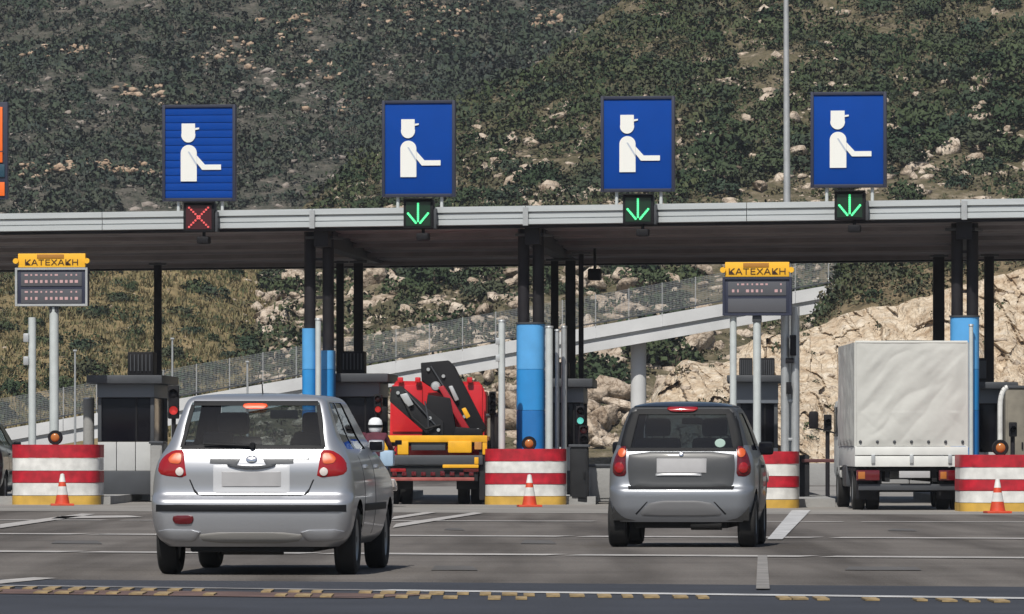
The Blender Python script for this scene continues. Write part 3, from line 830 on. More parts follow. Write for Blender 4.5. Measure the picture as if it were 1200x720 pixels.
# boulders
nb = 0
for (cx, cy, n, sx, sy) in ((905, 205, 8, 16, 14), (845, 190, 5, 14, 10), (830, 215, 6, 22, 8), (1170, 115, 9, 26, 9), (1160, 165, 6, 26, 7), (1045, 150, 4, 14, 20), (1120, 195, 8, 40, 14), (660, 150, 4, 10, 8), (590, 180, 6, 25, 12),
                            (700, 228, 7, 30, 8), (930, 160, 6, 16, 20), (640, 222, 6, 22, 6), (975, 90, 5, 40, 10), (850, 90, 5, 30, 10)):
    for _ in range(n):
        px = rr.gauss(cx, sx); y = min(236, rr.gauss(cy, sy))
        p = Vector(mid_P(np.array([px]), np.array([solve_t(px, y)]))[0])
        boulder(p + Vector((0, -0.5, 0.1)), 0.2 + 0.45 * rr.random() ** 2, "pale limestone boulder among scrub on the hillside above the canopy", "boulders on the hillside above the canopy", rr); nb += 1
for (cx, cy, n, sx, sy) in ((440, 340, 10, 14, 22), (470, 330, 8, 25, 8), (520, 395, 6, 30, 8), (590, 360, 8, 14, 14), (690, 335, 9, 14, 16), (735, 355, 8, 16, 10), (770, 320, 9, 18, 12), (810, 330, 5, 14, 10),
                            (700, 425, 16, 16, 14), (715, 490, 18, 16, 22), (690, 510, 10, 14, 12), (800, 430, 8, 14, 12), (570, 470, 16, 10, 30), (595, 480, 10, 8, 25), (330, 390, 14, 14, 14), (340, 350, 8, 8, 16), (760, 470, 6, 20, 8)):
    for _ in range(n):
        px = rr.gauss(cx, sx); y = rr.gauss(cy, sy)
        p = Vector(mid_P(np.array([px]), np.array([solve_t(px, y)]))[0])
        boulder(p + Vector((0, -0.7, 0.1)), 0.25 + 0.55 * rr.random() ** 1.6, "pale broken limestone boulder on the slope behind the toll lanes", "boulders on the slope behind the toll lanes", rr); nb += 1

# ---- the sloping bridge behind the toll station
def bridge_pt(px, dy=0.0):
    d = 266.0 + 0.0 * px
    return W(px, 504.0 - 0.1745 * px + dy, d)
B0, B1 = bridge_pt(-160), bridge_pt(1010)
bdir = (B1 - B0); blen = bdir.length; bdir.normalize()
bside = Vector((0, 0, 1)).cross(bdir).normalized()         # away from the camera
bupv = bdir.cross(bside) * -1
if bupv.z < 0: bupv = -bupv
bridge = empty("bridge", B0, 0, "long pale sloping concrete bridge rising to the right behind the toll lanes", "bridge")
def bbox(mb, s0, s1, a0, a1, h0, h1):
    vs = []
    for (s, a, h) in ((s0, a0, h0), (s1, a0, h0), (s1, a1, h0), (s0, a1, h0), (s0, a0, h1), (s1, a0, h1), (s1, a1, h1), (s0, a1, h1)):
        vs.append(bdir * s + bside * a + Vector((0, 0, 1)) * h)
    mb._add(vs, [(3, 2, 1, 0), (4, 5, 6, 7), (0, 1, 5, 4), (1, 2, 6, 5), (2, 3, 7, 6), (3, 0, 4, 7)])
    return mb
bbox(MB(), 0, blen, 0.25, 4.2, -1.05, -0.52).build("deck", M['bridge'], bridge, 0)
bbox(MB(), 0, blen, 0.05, 0.5, -1.12, -0.72).build("deck_edge", M['bridge'], bridge, 0)
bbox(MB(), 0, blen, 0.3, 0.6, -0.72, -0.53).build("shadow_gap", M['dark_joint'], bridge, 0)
n_par = int(blen / 3.0)
par_me = None
for k in range(n_par):
    s0, s1 = blen * k / n_par + 0.012, blen * (k + 1) / n_par - 0.012
    bbox(MB(), s0, s1, -0.02, 0.28, -0.54, 0.0).build("parapet_panel", M['bridge'], bridge, 0)
for k in range(n_par):
    s0, s1 = blen * k / n_par + 0.012, blen * (k + 1) / n_par - 0.012
    bbox(MB(), s0, s1, 3.9, 4.2, -0.5, -0.02).build("rear_parapet_panel", M['bridge'], bridge, 0)
# guard rail on the parapet: dark line, then the wire fence
bbox(MB(), 0, blen, 0.08, 0.16, 0.10, 0.16).build("guard_rail", M['dgrey'], bridge, 0)
nb_f = int(blen / 1.5); bay = blen / nb_f
pm = bbox(MB(), -0.022, 0.022, 0.10, 0.15, -0.03, 1.42).build("fence_post", mat('grey_fence_post', (0.30, 0.31, 0.32), 0.6), bridge, 0)
wm = MB()
nv = 24
for i in range(1, nv):
    s = bay * i / nv
    bbox(wm, s - 0.006, s + 0.006, 0.12, 0.14, 0.18, 1.38)
for j in range(15):
    h = 0.18 + 1.20 * j / 14
    bbox(wm, 0.035, bay - 0.035, 0.12, 0.14, h - 0.006, h + 0.006)
wp = wm.build("fence_mesh", mat("grey_fence_wire", (0.20, 0.215, 0.225), 0.6, 0.0), bridge, 0)
for k in range(nb_f):
    o = pm if k == 0 else pm.copy()
    q = wp if k == 0 else wp.copy()
    if k: COL.objects.link(o); COL.objects.link(q)
    o.location = bdir * (bay * k); q.location = bdir * (bay * k)
pier_mb = MB()
pd = 266.0
pt = W(749, 404, pd)
pier = MB().cyl((0, 0, -0.5), (0, 0, pt.z + 0.5), 0.35, 0.35, 24).build("pier", M['bridge'], bridge)
pier.location = Vector((pt.x, pt.y + 1.4, 0)) - B0
for ppx in (250, 1000):
    p2 = pier.copy(); COL.objects.link(p2)
    q = bridge_pt(ppx); p2.location = Vector((q.x, q.y + 1.5, -(pt.z - q.z) - 1.2)) - B0

# pale thin posts of the roadside fence at the left, before the bridge
lp = MB().cyl((0, 0, 0), (0, 0, 1), 0.045, 0.045, 8)
for (px, y0, y1, lab) in ((202, 398, 470, "thin grey lamp post behind the red lane light beside the left booth"), (88, 412, 500, "thin grey post behind the left toll island"), (290, 425, 455, "thin grey post standing at the bridge fence above the silver car")):
    a, b = W(px, y0, 225), W(px, 553, 225)
    t = empty("thin_post", (a.x, a.y, 0), 0, lab, "post")
    MB().cyl((0, 0, -0.1), (0, 0, a.z), 0.05, 0.035, 8).build("pole", M['galv'], t)
    MB().box((0, 0, a.z + 0.03), (0.14, 0.14, 0.06), bev=0.01).build("pole_cap", M['galv'], t)
wall = empty("low_wall", G(930, 569), 0, "low grey concrete wall beyond the lane beside the white truck", "wall")
for k in range(7):
    MB().box((0.55 + k * 1.62, 0, 0.27), (1.6, 0.3, 0.60), bev=0.02).build("wall_block", M['concrete'], wall)
# ------------------------------------------------------------------ toll canopy
pA = W(-260, 0, D(-260)); pB = W(1460, 0, D(1460))
A2 = Vector((pA.x, pA.y, 0)); B2 = Vector((pB.x, pB.y, 0))
U = (B2 - A2).normalized(); LEN = (B2 - A2).length
V = Vector((0.07, 1.0, 0)).normalized()
UANG = math.atan2(U.y, U.x)
def along(px):
    d = D(px); return (Vector(((px - 600) / F * d, d, 0)) - A2).dot(U)
def CP(s, off): return U * s + V * off          # local to the canopy
ZF0 = H + (YH - 263.5) * D(600) / F              # bottom and top of the front edge
ZF1 = H + (YH - 242) * D(600) / F
canopy = empty("toll_canopy", A2, 0, "long dark toll plaza canopy with a light grey front edge", "canopy")
DEP = 13.0
def cbar(mb, s0, s1, o0, o1, z0, z1):
    q = [CP(s0, o0), CP(s1, o0), CP(s1, o1), CP(s0, o1)]
    return mb.hexa(q, z0, z1)
cbar(MB(), 0, LEN, 0.10, DEP, ZF1 - 0.12, ZF1 - 0.04).build("roof_sheet", M['soffit'], canopy, 0)
# soffit boards between the purlins
nbo = 9
for k in range(nbo):
    o0 = 0.35 + (DEP - 0.6) * k / nbo; o1 = 0.35 + (DEP - 0.6) * (k + 1) / nbo - 0.06
    zz = ZF0 + 0.02 - 0.040 * k
    cbar(MB(), 0, LEN, o0, o1, zz, zz + 0.05).build("soffit_board", M['soffit'], canopy, 0)
for k in range(4):
    o0 = 2.2 + 2.84 * k
    zb = ZF0 - 0.02 - 0.0285 * (o0 / 0.95)
    cbar(MB(), 0, LEN, o0, o0 + 0.16, zb - 0.035, zb + 0.04).build("purlin", M['purlin'], canopy, 0)
cbar(MB(), 0, LEN, DEP - 0.35, DEP, 4.64, 5.2).build("rear_beam", M['black_steel'], canopy, 0)
cbar(MB(), 0, LEN, 0.06, 0.30, ZF0 - 0.055, ZF0 - 0.004).build("front_beam", M['black_steel'], canopy, 0)
for px in (374, 622, 1130):
    s = along(px)
    cbar(MB(), s - 0.14, s + 0.14, 0.32, DEP - 0.36, 4.66, ZF0 - 0.01).build("cross_beam", M['black_steel'], canopy, 0)
    MB().box(CP(s, 0.9) + Vector((0, 0, ZF0 - 0.16)), (0.55, 0.5, 0.05), UANG, 0.01).build("column_cap_plate", M['dgrey'], canopy, 0)
# ribbed metal front edge in lengths
joint = [along(p) for p in (-258, -120, 120, 366, 616, 875, 1126, 1300, 1458)]
for a, b in zip(joint[:-1], joint[1:]):
    n = max(1, round((b - a) / 1.9))
    for k in range(n):
        s0 = a + (b - a) * k / n + 0.006; s1 = a + (b - a) * (k + 1) / n - 0.006
        m_ = MB(); h = ZF1 - ZF0
        cbar(m_, s0, s1, 0.02, 0.06, ZF0, ZF1)
        cbar(m_, s0, s1, -0.035, 0.018, ZF0 + h * 0.02, ZF0 + h * 0.30)
        cbar(m_, s0, s1, -0.015, 0.018, ZF0 + h * 0.36, ZF0 + h * 0.62)
        cbar(m_, s0, s1, -0.05, 0.10, ZF0 + h * 0.70, ZF1 + 0.004)
        m_.build("fascia_panel", M['fascia'], canopy, 0)
for px in (366, 616, 1130):
    s = along(px)
    cbar(MB(), s - 0.05, s + 0.05, -0.07, -0.052, ZF0 - 0.02, ZF1 - 0.02).build("downpipe_bracket", M['galv'], canopy, 0)

# ------------------------------------------------------------------ columns
def sup_ring(rx, ry, n=28, e=3.0):
    out = []
    for k in range(n):
        th = 2 * PI * k / n; c, s = math.cos(th), math.sin(th)
        out.append((rx * math.copysign(abs(c) ** (2 / e), c), ry * math.copysign(abs(s) ** (2 / e), s)))
    return out
def blue_column(px, w_px, y_blue, label, split=None):
    d = D(px) + 0.95
    p = W(px, 0, d); sc = d / F
    t = empty("canopy_column", (p.x, p.y, 0), UANG * 0.3, label, "column", "blue wrapped canopy columns")
    zt = H + (YH - y_blue) * sc
    hw = w_px * sc / 2
    for k, sx in enumerate((-hw + 0.12, hw - 0.12)):
        MB().cyl((sx, 0.05, 0), (sx, 0.05, 4.95), 0.105, 0.105, 18).build("steel_tube", M['black_steel'], t)
    for (z, wd) in ((3.75, 0.05), (4.45, 0.05)):
        MB().box((0, 0.05, z), (2 * hw - 0.3, 0.06, wd)).build("tie_plate", M['black_steel'], t)
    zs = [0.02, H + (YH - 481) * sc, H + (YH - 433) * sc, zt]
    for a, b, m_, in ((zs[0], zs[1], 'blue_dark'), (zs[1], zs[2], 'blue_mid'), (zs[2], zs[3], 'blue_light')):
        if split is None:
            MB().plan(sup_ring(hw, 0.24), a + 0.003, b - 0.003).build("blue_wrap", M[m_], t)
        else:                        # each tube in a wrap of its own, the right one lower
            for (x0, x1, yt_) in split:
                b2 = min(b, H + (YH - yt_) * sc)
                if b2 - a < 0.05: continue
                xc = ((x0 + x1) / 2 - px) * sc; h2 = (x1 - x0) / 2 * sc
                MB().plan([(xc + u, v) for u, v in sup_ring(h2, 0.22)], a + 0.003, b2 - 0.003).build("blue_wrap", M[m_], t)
    if split is None:
        MB().plan(sup_ring(hw + 0.015, 0.255), zt, zt + 0.03).build("wrap_collar", M['dgrey'], t)
blue_column(373.5, 37, 385, "blue wrapped twin steel column behind the silver hatchback", [(354.5, 371.5, 385), (372, 393, 411)])
blue_column(622, 33, 380, "blue wrapped twin steel column behind the middle striped barrier")
blue_column(1130.5, 34, 372, "blue wrapped twin steel column beside the white truck's right edge")

def back_column(px, w, label, off=9.0, grp="slim dark columns at the rear of the canopy"):
    d = D(px) + off; p = W(px, 0, d)
    t = empty("rear_column", (p.x, p.y, 0), 0, label, "column", grp)
    hw = w * d / F / 2
    MB().box((0, 0, 2.35), (2 * hw, 2 * hw, 4.62), bev=0.015).build("steel_post", M['black_steel'], t)
    MB().box((0, 0, 0.03), (0.4, 0.4, 0.06), bev=0.01).build("base_plate", M['dgrey'], t)
    MB().box((0, 0, 4.63), (0.34, 0.34, 0.04)).build("cap_plate", M['dgrey'], t)
back_column(185, 9, "slim dark rear column right of the left toll booth's air conditioner")
back_column(398.5, 9, "slim dark rear column, left one of the pair right of the blue column behind the silver car")
back_column(420, 11, "slim dark rear column above the booth between the silver car and red truck")
back_column(650, 9, "slim dark rear column just right of the middle blue column")
back_column(668.5, 12, "slim dark rear column above the booth behind the middle striped barrier")
back_column(1100, 13, "thick dark rear column left of the blue column by the white truck")
back_column(1159, 11, "slim dark rear column above the right toll booth")
back_column(681, 6, "short thin dark pole right of the middle booth roof", 5.0, None)

# ------------------------------------------------------------------ signs on the roof
def plaza_thing(name, px, off, z, label, cat, group=None, rz=None):
    d = D(px) + off; p = W(px, 0, d)
    return empty(name, (p.x, p.y, z), UANG * 0.35 if rz is None else rz, label, cat, group), d

def disc_poly(cx, cz, r, a0, a1, n=14):
    return [(cx + r * math.cos(a0 + (a1 - a0) * k / n), cz + r * math.sin(a0 + (a1 - a0) * k / n)) for k in range(n + 1)]

def toll_sign(x0, x1, y0, y1, label, slats=False):
    pxc = (x0 + x1) / 2
    zroof = ZF1 - 0.04
    t, d = plaza_thing("toll_sign", pxc, 0.30, zroof, label, "sign", "blue toll collector signs on the canopy")
    s = d / F
    w = (x1 - x0) * s; zb = H + (YH - y1) * s - zroof; zt = H + (YH - y0) * s - zroof; h = zt - zb
    fr = 0.055
    if slats:
        n = 12
        for k in range(n):
            MB().box((0, 0, zb + fr + (h - 2 * fr) * (k + 0.5) / n), (w - 2 * fr, 0.07, (h - 2 * fr) / n - 0.008), bev=0.006).build("slat", M['sign_blue'], t)
        MB().box((0, 0.05, (zb + zt) / 2), (w - 2 * fr, 0.03, h - 2 * fr)).build("back_board", M['sign_blue'], t)
    else:
        MB().box((0, 0, (zb + zt) / 2), (w - 2 * fr, 0.07, h - 2 * fr), bev=0.01).build("sign_face", M['sign_blue'], t)
    for (c, sz) in (((-w / 2 + fr / 2, 0.03, (zb + zt) / 2), (fr, 0.18, h)), ((w / 2 - fr / 2, 0.03, (zb + zt) / 2), (fr, 0.18, h)),
                    ((0, 0.03, zb + fr / 2), (w - 2 * fr - 0.004, 0.176, fr)), ((0, 0.03, zt - fr / 2), (w - 2 * fr - 0.004, 0.176, fr))):
        MB().box(c, sz, bev=0.006).build("frame_bar", M['sign_frame'], t)
    fw, fh = w - 2 * fr, h - 2 * fr
    def P2(u, v): return (-w / 2 + fr + (u) * fw, zb + fr + v * fh)
    def poly(pts, name, off=0.0):
        mb = MB(); mb.prism([P2(*q) for q in pts], -0.055 - off, -0.036); mb.build(name, M['sign_white'], t, 0)
    asp = fw / fh
    # head with a square-topped cap
    head = [(0.245, 0.825), (0.445, 0.825), (0.445, 0.715)] 
    head += [(0.345 + 0.105 * math.cos(a), 0.70 + 0.085 * math.sin(a)) for a in np.linspace(0.0, -PI, 13)]
    head += [(0.245, 0.715)]
    poly(head, "head")
    poly([(0.447, 0.775), (0.505, 0.780), (0.505, 0.762), (0.447, 0.752)], "cap_visor")
    body = [(0.232, 0.185), (0.470, 0.185), (0.470, 0.500)]
    body += [(0.351 + 0.119 * math.cos(a), 0.500 + 0.088 * math.sin(a)) for a in np.linspace(0.05, PI - 0.05, 13)]
    body += [(0.232, 0.500)]
    poly(body, "body")
    poly([(0.472, 0.470), (0.590, 0.370), (0.830, 0.370), (0.830, 0.312), (0.550, 0.312), (0.472, 0.385)], "arm")
    mb = MB(); mb.prism([P2(*q) for q in [(0.335, 0.515), (0.360, 0.515), (0.470, 0.385), (0.470, 0.350)]], -0.0585, -0.0555); mb.build("arm_seam", M['seam'], t, 0)
    for sx in (-w * 0.29, w * 0.31):
        MB().cyl((sx, 0.04, -0.02), (sx, 0.04, zb + 0.01), 0.03, 0.03, 10).build("post", M['pale_pole'], t)
    MB().box((0, 0.14, (zb + zt) / 2), (w * 0.9, 0.08, h * 0.9), bev=0.01).build("back_box", M['dgrey'], t)
    return t
toll_sign(190, 277, 123, 236, "blue toll collector sign above the red cross lane signal", slats=True)
toll_sign(447.5, 534, 118, 231, "blue toll collector sign above the green arrow over the red crane truck's lane")
toll_sign(704, 791, 113, 225, "blue toll collector sign above the green arrow over the small dark grey car's lane")
toll_sign(950, 1039, 108, 220, "blue toll collector sign right of the tall light mast")

# orange electronic sign cut by the left edge
t, d = plaza_thing("orange_sign", -34, 0.30, ZF1 - 0.04, "orange sign in a dark frame cut off by the left edge of the view", "sign"); s = d / F
zr = ZF1 - 0.04
def zz(y): return H + (YH - y) * s - zr
wS = 88 * s
MB().box((0, 0.03, (zz(120) + zz(234)) / 2), (wS, 0.12, zz(120) - zz(234)), bev=0.01).build("frame", M['sign_frame'], t)
MB().box((-0.02, -0.045, (zz(126) + zz(191)) / 2), (wS - 0.14, 0.03, zz(126) - zz(191)), bev=0.006).build("upper_face", M['orange'], t)
MB().box((0, -0.045, (zz(193) + zz(208)) / 2), (wS - 0.10, 0.02, zz(195) - zz(210)), bev=0.004).build("dark_band", mat("dark_teal", (0.01, 0.05, 0.08), 0.5), t)
MB().box((0, -0.045, (zz(214) + zz(230)) / 2), (wS - 0.10, 0.03, zz(214) - zz(230)), bev=0.006).build("lower_face", M['orange'], t)
MB().box((0, -0.0615, zz(178)), (wS - 0.14, 0.003, 0.018)).build("thin_stripe", M['sign_frame'], t)
for sx in (-0.4, 0.4):
    MB().cyl((sx, 0.04, -0.02), (sx, 0.04, zz(234) + 0.01), 0.03, 0.03, 10).build("post", M['pale_pole'], t)

# lane signals hung on the canopy edge
def lane_signal(x0, x1, y0, y1, kind, label):
    pxc = (x0 + x1) / 2
    t, d = plaza_thing("lane_signal", pxc, -0.30, 0, label, "lane signal", "lane signals on the canopy edge"); s = d / F
    w = (x1 - x0) * s; za = H + (YH - y1) * s; zb = H + (YH - y0) * s; zc = (za + zb) / 2
    MB().box((0, 0.08, zc), (w, 0.26, zb - za), bev=0.02).build("housing", M['black'], t)
    MB().box((w / 2 + 0.025, 0.10, zc - 0.08), (0.05, 0.2, (zb - za) * 0.7), bev=0.01).build("side_bracket", M['dgrey'], t)
    mb = MB(); mb.prism([(-w / 2, zb + 0.002), (w / 2, zb + 0.002), (w / 2, zb + 0.022), (-w / 2, zb + 0.022)], -0.14, 0.1); mb.build("hood", M['black'], t, 0)
    def bar(p, q, m_, nm, th=0.030, n=7):
        mb = MB()
        for k in range(n):
            f = (k + 0.5) / n
            x, z = p[0] + (q[0] - p[0]) * f, p[1] + (q[1] - p[1]) * f
            mb.cyl((x, -0.075, z), (x, -0.048, z), th, th, 10)
        mb.build(nm, m_, t)
    r = w * 0.34
    if kind == 'x':
        MB().box((0, -0.052, zc), (w * 0.82, 0.012, (zb - za) * 0.82)).build("lens_panel", mat("dark_red_lens_panel", (0.05, 0.008, 0.012), 0.3), t)
        bar((-r, zc + r), (r, zc - r), M['led_red'], "led_bar", 0.020, 10); bar((-r, zc - r), (r, zc + r), M['led_red'], "led_bar", 0.020, 10)
    else:
        MB().box((0, -0.052, zc), (w * 0.82, 0.012, (zb - za) * 0.82)).build("lens_panel", mat("dark_green_lens_panel", (0.006, 0.028, 0.014), 0.3), t)
        bar((0, zc + r * 1.1), (0, zc - r * 0.8), M['led_green'], "led_bar", 0.021, 9)
        bar((-r * 1.05, zc + 0.02), (-0.03, zc - r * 0.95), M['led_green'], "led_bar", 0.021, 7); bar((r * 1.05, zc + 0.02), (0.03, zc - r * 0.95), M['led_green'], "led_bar", 0.021, 7)
    # small camera hanging below
    MB().cyl((0.07, 0.1, za), (0.07, 0.1, za - 0.10), 0.03, 0.03, 10).build("camera_stem", M['black'], t)
    MB().box((0.08, 0.02, za - 0.15), (0.22, 0.30, 0.13), bev=0.03).build("camera", M['black'], t)
lane_signal(215, 252, 238, 272, 'x', "lane signal with a red cross under the leftmost blue sign")
lane_signal(473, 508, 234, 268, 'a', "lane signal with a green down arrow over the red crane truck's lane")
lane_signal(730, 766, 229, 263, 'a', "lane signal with a green down arrow over the small dark grey car's lane")
lane_signal(978, 1014, 225, 258, 'a', "lane signal with a green down arrow under the blue sign beside the mast")
t, d = plaza_thing("canopy_camera", 697, 6.0, 0, "small black camera hanging under the canopy right of the middle columns", "camera")
zc = H + (YH - 322) * d / F
MB().box((0, 0, zc), (0.24, 0.34, 0.22), bev=0.04).build("camera_body", M['black'], t)
MB().cyl((0, 0, zc + 0.1), (0, 0, 4.75), 0.025, 0.025, 8).build("stem", M['black'], t)

# ------------------------------------------------------------------ display boards with a yellow header
def text_mesh(body, size, name, m_, parent, loc, depth=0.004, sx=1.0):
    cu = bpy.data.curves.new(name, 'FONT'); cu.body = body; cu.size = size; cu.extrude = depth
    cu.align_x = 'CENTER'; cu.align_y = 'CENTER'
    o = bpy.data.objects.new(name, cu); COL.objects.link(o)
    dg = bpy.context.evaluated_depsgraph_get()
    me = bpy.data.meshes.new_from_object(o.evaluated_get(dg)); bpy.data.objects.remove(o)
    me.materials.clear()
    q = link_mesh(name, me, m_, parent)
    q.location = loc; q.rotation_euler = (PI / 2, 0, 0); q.scale = (sx, 1, 1)
    return q

def board(x0, x1, y0, ym, y1, poles, pole_d, lit, label):
    pxc = (x0 + x1) / 2
    d = pole_d; p = W(pxc, 0, d); s = d / F
    t = empty("price_board", (p.x, p.y, 0), UANG * 0.3, label, "display board")
    Z = lambda y: H + (YH - y) * s
    w = (x1 - x0) * s
    hdr = w * 0.93; xo = 0.0
    MB().box((xo, 0, (Z(y0) + Z(ym)) / 2), (hdr, 0.10, Z(y0) - Z(ym) - 0.01), bev=0.012).build("header_board", M['yellow'], t)
    hh = Z(y0) - Z(ym)
    text_mesh("ΚΑΤΕΧΑΚΗ", hh * 0.54, "header_lettering", mat("dark_brown_lettering", (0.05, 0.018, 0.006), 0.6), t, (xo, -0.056, Z(ym) + hh * 0.34), 0.004, 1.32)
    MB().box((xo - 0.02, -0.054, Z(y0) - hh * 0.22), (hdr * 0.40, 0.010, hh * 0.28), bev=0.002).build("header_stripe", mat("dark_ochre_stripe", (0.36, 0.16, 0.02), 0.6), t)
    for sx in (-1, 1):
        MB().lathe([(0, 0.02), (0.035, 0.015), (0.05, 0.0), (0.05, -0.08), (0, -0.08)], 'Y', 14, (sx * (hdr / 2 + 0.035), -0.02, (Z(y0) + Z(ym)) / 2 - 0.01)).build("header_lamp", M['yellow'], t)
    hb = Z(ym) - Z(y1)
    MB().box((0, 0.04, (Z(ym) + Z(y1)) / 2), (w, 0.20, hb), bev=0.015).build("cabinet", M['sign_frame'], t)
    for (c, sz) in (((-w / 2 + 0.02, -0.07, (Z(ym) + Z(y1)) / 2), (0.04, 0.04, hb)), ((w / 2 - 0.02, -0.07, (Z(ym) + Z(y1)) / 2), (0.04, 0.04, hb)), ((0, -0.07, Z(ym) - 0.02), (w - 0.084, 0.038, 0.04)), ((0, -0.07, Z(y1) + 0.02), (w - 0.084, 0.038, 0.04))):
        MB().box(c, sz).build("rim_bar", M['galv' if lit else 'sign_frame'], t, 0)
    for i, f in enumerate((0.70, 0.26)):
        zc_ = Z(y1) + hb * f
        MB().box((0, -0.068, zc_), (w * 0.84, 0.012, hb * 0.36), bev=0.003).build("display_panel", M['display'], t)
        if lit or i == 0:
            r = random.Random(int(x0) + i)
            for row in (0.11, -0.06):
                mb = MB()
                n = 11
                for k in range(n):
                    if r.random() < (0.12 if lit else 0.45): continue
                    x = -w * 0.38 + w * 0.76 * (k + 0.5) / n
                    cw = w * r.choice((0.022, 0.034, 0.044)); ch = hb * (0.045 if row > 0 else 0.075)
                    mb.box((x, -0.077, zc_ + hb * row), (cw, 0.004, ch))
                tag(mb.build("led_row", M['led_dim'], t, 0), kind='stuff')
    for (px, ya, yb, r_) in poles:
        q = W(px, 0, d)
        xx = q.x - p.x
        MB().cyl((xx, 0.04, 0), (xx, 0.04, Z(ya) if ya > y1 else Z(y1) + 0.0), r_, r_, 14).build("pole", M['pale_pole'], t)
    MB().box(((W(poles[-1][0], 0, d).x - p.x), 0.04, Z(y1) - 0.06), (0.16, 0.16, 0.12), bev=0.02).build("pole_socket", M['dgrey'], t)
    return t, Z, d
tb, Z, d = board(18, 104, 297, 314, 359, [(37, 372, 515, 0.07), (63, 360, 515, 0.085)], D(63) - 1.2, True, "display board with a yellow header on two pale poles at the left")
for y in (396, 423):
    MB().box((W(33, 0, d).x - tb.location.x - 0.04, 0.0, Z(y)), (0.10, 0.12, 0.16), bev=0.02).build("pole_clamp", M['galv'], tb)
tb, Z, d = board(847, 928, 307, 325, 370, [(859, 372, 470, 0.06), (887, 371, 525, 0.07)], D(887) - 1.2, False, "unlit display board with a yellow header left of the tall mast")

# ------------------------------------------------------------------ booths on islands
def booth(x0, x1, yroof, yfa, ywt, ywb, ac, off, label, yb2=552, frame=True):
    pxc = (x0 + x1) / 2
    d = D(pxc) + off; p = W(pxc, 0, d); s = d / F
    t = empty("toll_booth", (p.x, p.y, 0.0), -0.04, label, "toll booth")
    Z = lambda y: H + (YH - y) * s
    w = (x1 - x0) * s; L = 2.6
    zb = 0.14
    zw = Z(yb2)
    MB().box((0, L / 2, (zb + zw) / 2), (w, L, zw - zb), bev=0.02).build("base", M['dgrey'], t)
    z1 = Z(ywb)
    n = 3
    for k in range(n):
        MB().box((-w / 2 + w * (k + 0.5) / n, L / 2, (zw + z1) / 2), (w / n - 0.012, L - 0.02, z1 - zw - 0.004), bev=0.008).build("wall_panel", M['booth_wall'], t)
    z2 = Z(ywt)
    MB().box((0, L / 2, (z1 + z2) / 2), (w - 0.14, L - 0.1, z2 - z1), bev=0.004).build("window", M['booth_glass'], t)
    for sx in (-1, 1):
        for yy in (0.05, L - 0.05):
            MB().box((sx * (w / 2 - 0.04), yy, (z1 + z2) / 2), (0.07, 0.09, z2 - z1), bev=0.008).build("corner_post", M['dgrey'], t)
    MB().box((w * 0.18, -0.012 + 0.05, (z1 + z2) / 2), (0.03, 0.03, z2 - z1)).build("mullion", M['black'], t)
    z3 = Z(yfa)
    MB().box((0, L / 2, (z2 + z3) / 2), (w, L + 0.1, z3 - z2 - 0.004), bev=0.012).build("fascia", M['booth_fascia'], t)
    z4 = Z(yroof)
    MB().box((0, L / 2, (z3 + z4) / 2), (w + 0.34, L + 0.6, z4 - z3), bev=0.02).build("roof", M['dgrey'], t)
    for i, (a, b, ya, yb_) in enumerate(ac):
        wa = (b - a) * s; xa = ((a + b) / 2 - pxc) * s
        za, zc = Z(yb_), Z(ya)
        bx = MB().box((xa, L * 0.4, (max(za, z4) + zc) / 2), (wa, 0.7, zc - max(za, z4)), bev=0.02).build("air_conditioner", M['black'], t)
        g = MB(); m = 6
        for k in range(m):
            g.box((xa - wa * 0.38 + wa * 0.76 * k / (m - 1), L * 0.4 - 0.36, (za + zc) / 2 + 0.02), (0.02, 0.03, (zc - za) * 0.7))
        g.build("grille", M['dgrey'], bx, 0)
    return t
booth(114, 181, 440, 450, 466, 518, [(145, 175, 412, 440)], 0.5, "left toll booth with dark glass and a roof air conditioner beside the striped barrier")
booth(392, 445, 438, 448, 465, 520, [(396, 424, 411, 438)], 1.8, "toll booth between the silver hatchback and the red crane truck")
booth(648, 684, 444, 454, 472, 524, [(651, 665, 424, 444)], 1.9, "toll booth partly hidden behind the middle blue column")
booth(863, 912, 440, 448, 473, 525, [(866, 882, 419, 444), (891, 908, 419, 444)], 1.0, "toll booth behind the small dark grey car's right side")
booth(1141, 1181, 448, 456, 473, 530, [(1148, 1158, 419, 449)], 1.9, "right toll booth partly hidden behind the blue column by the truck")
# raised islands
for i, (px, hw) in enumerate(((75, 1.05), (400, 0.9), (628, 0.95), (905, 0.8), (1165, 1.0))):
    d = D(px); p = W(px, 0, d); base = {0: 592, 1: 590, 2: 592, 3: 595, 4: 600}[i]
    y0 = GD(base) + 0.55 - p.y
    o = MB().plan([(-hw, y0), (hw, y0), (hw + 0.3, 12), (-hw + 0.3, 12)], 0.0, 0.14).build("traffic_island", M['concrete'], None, 0)
    o.location = (p.x + 0.1, p.y, 0.004); structure(o)

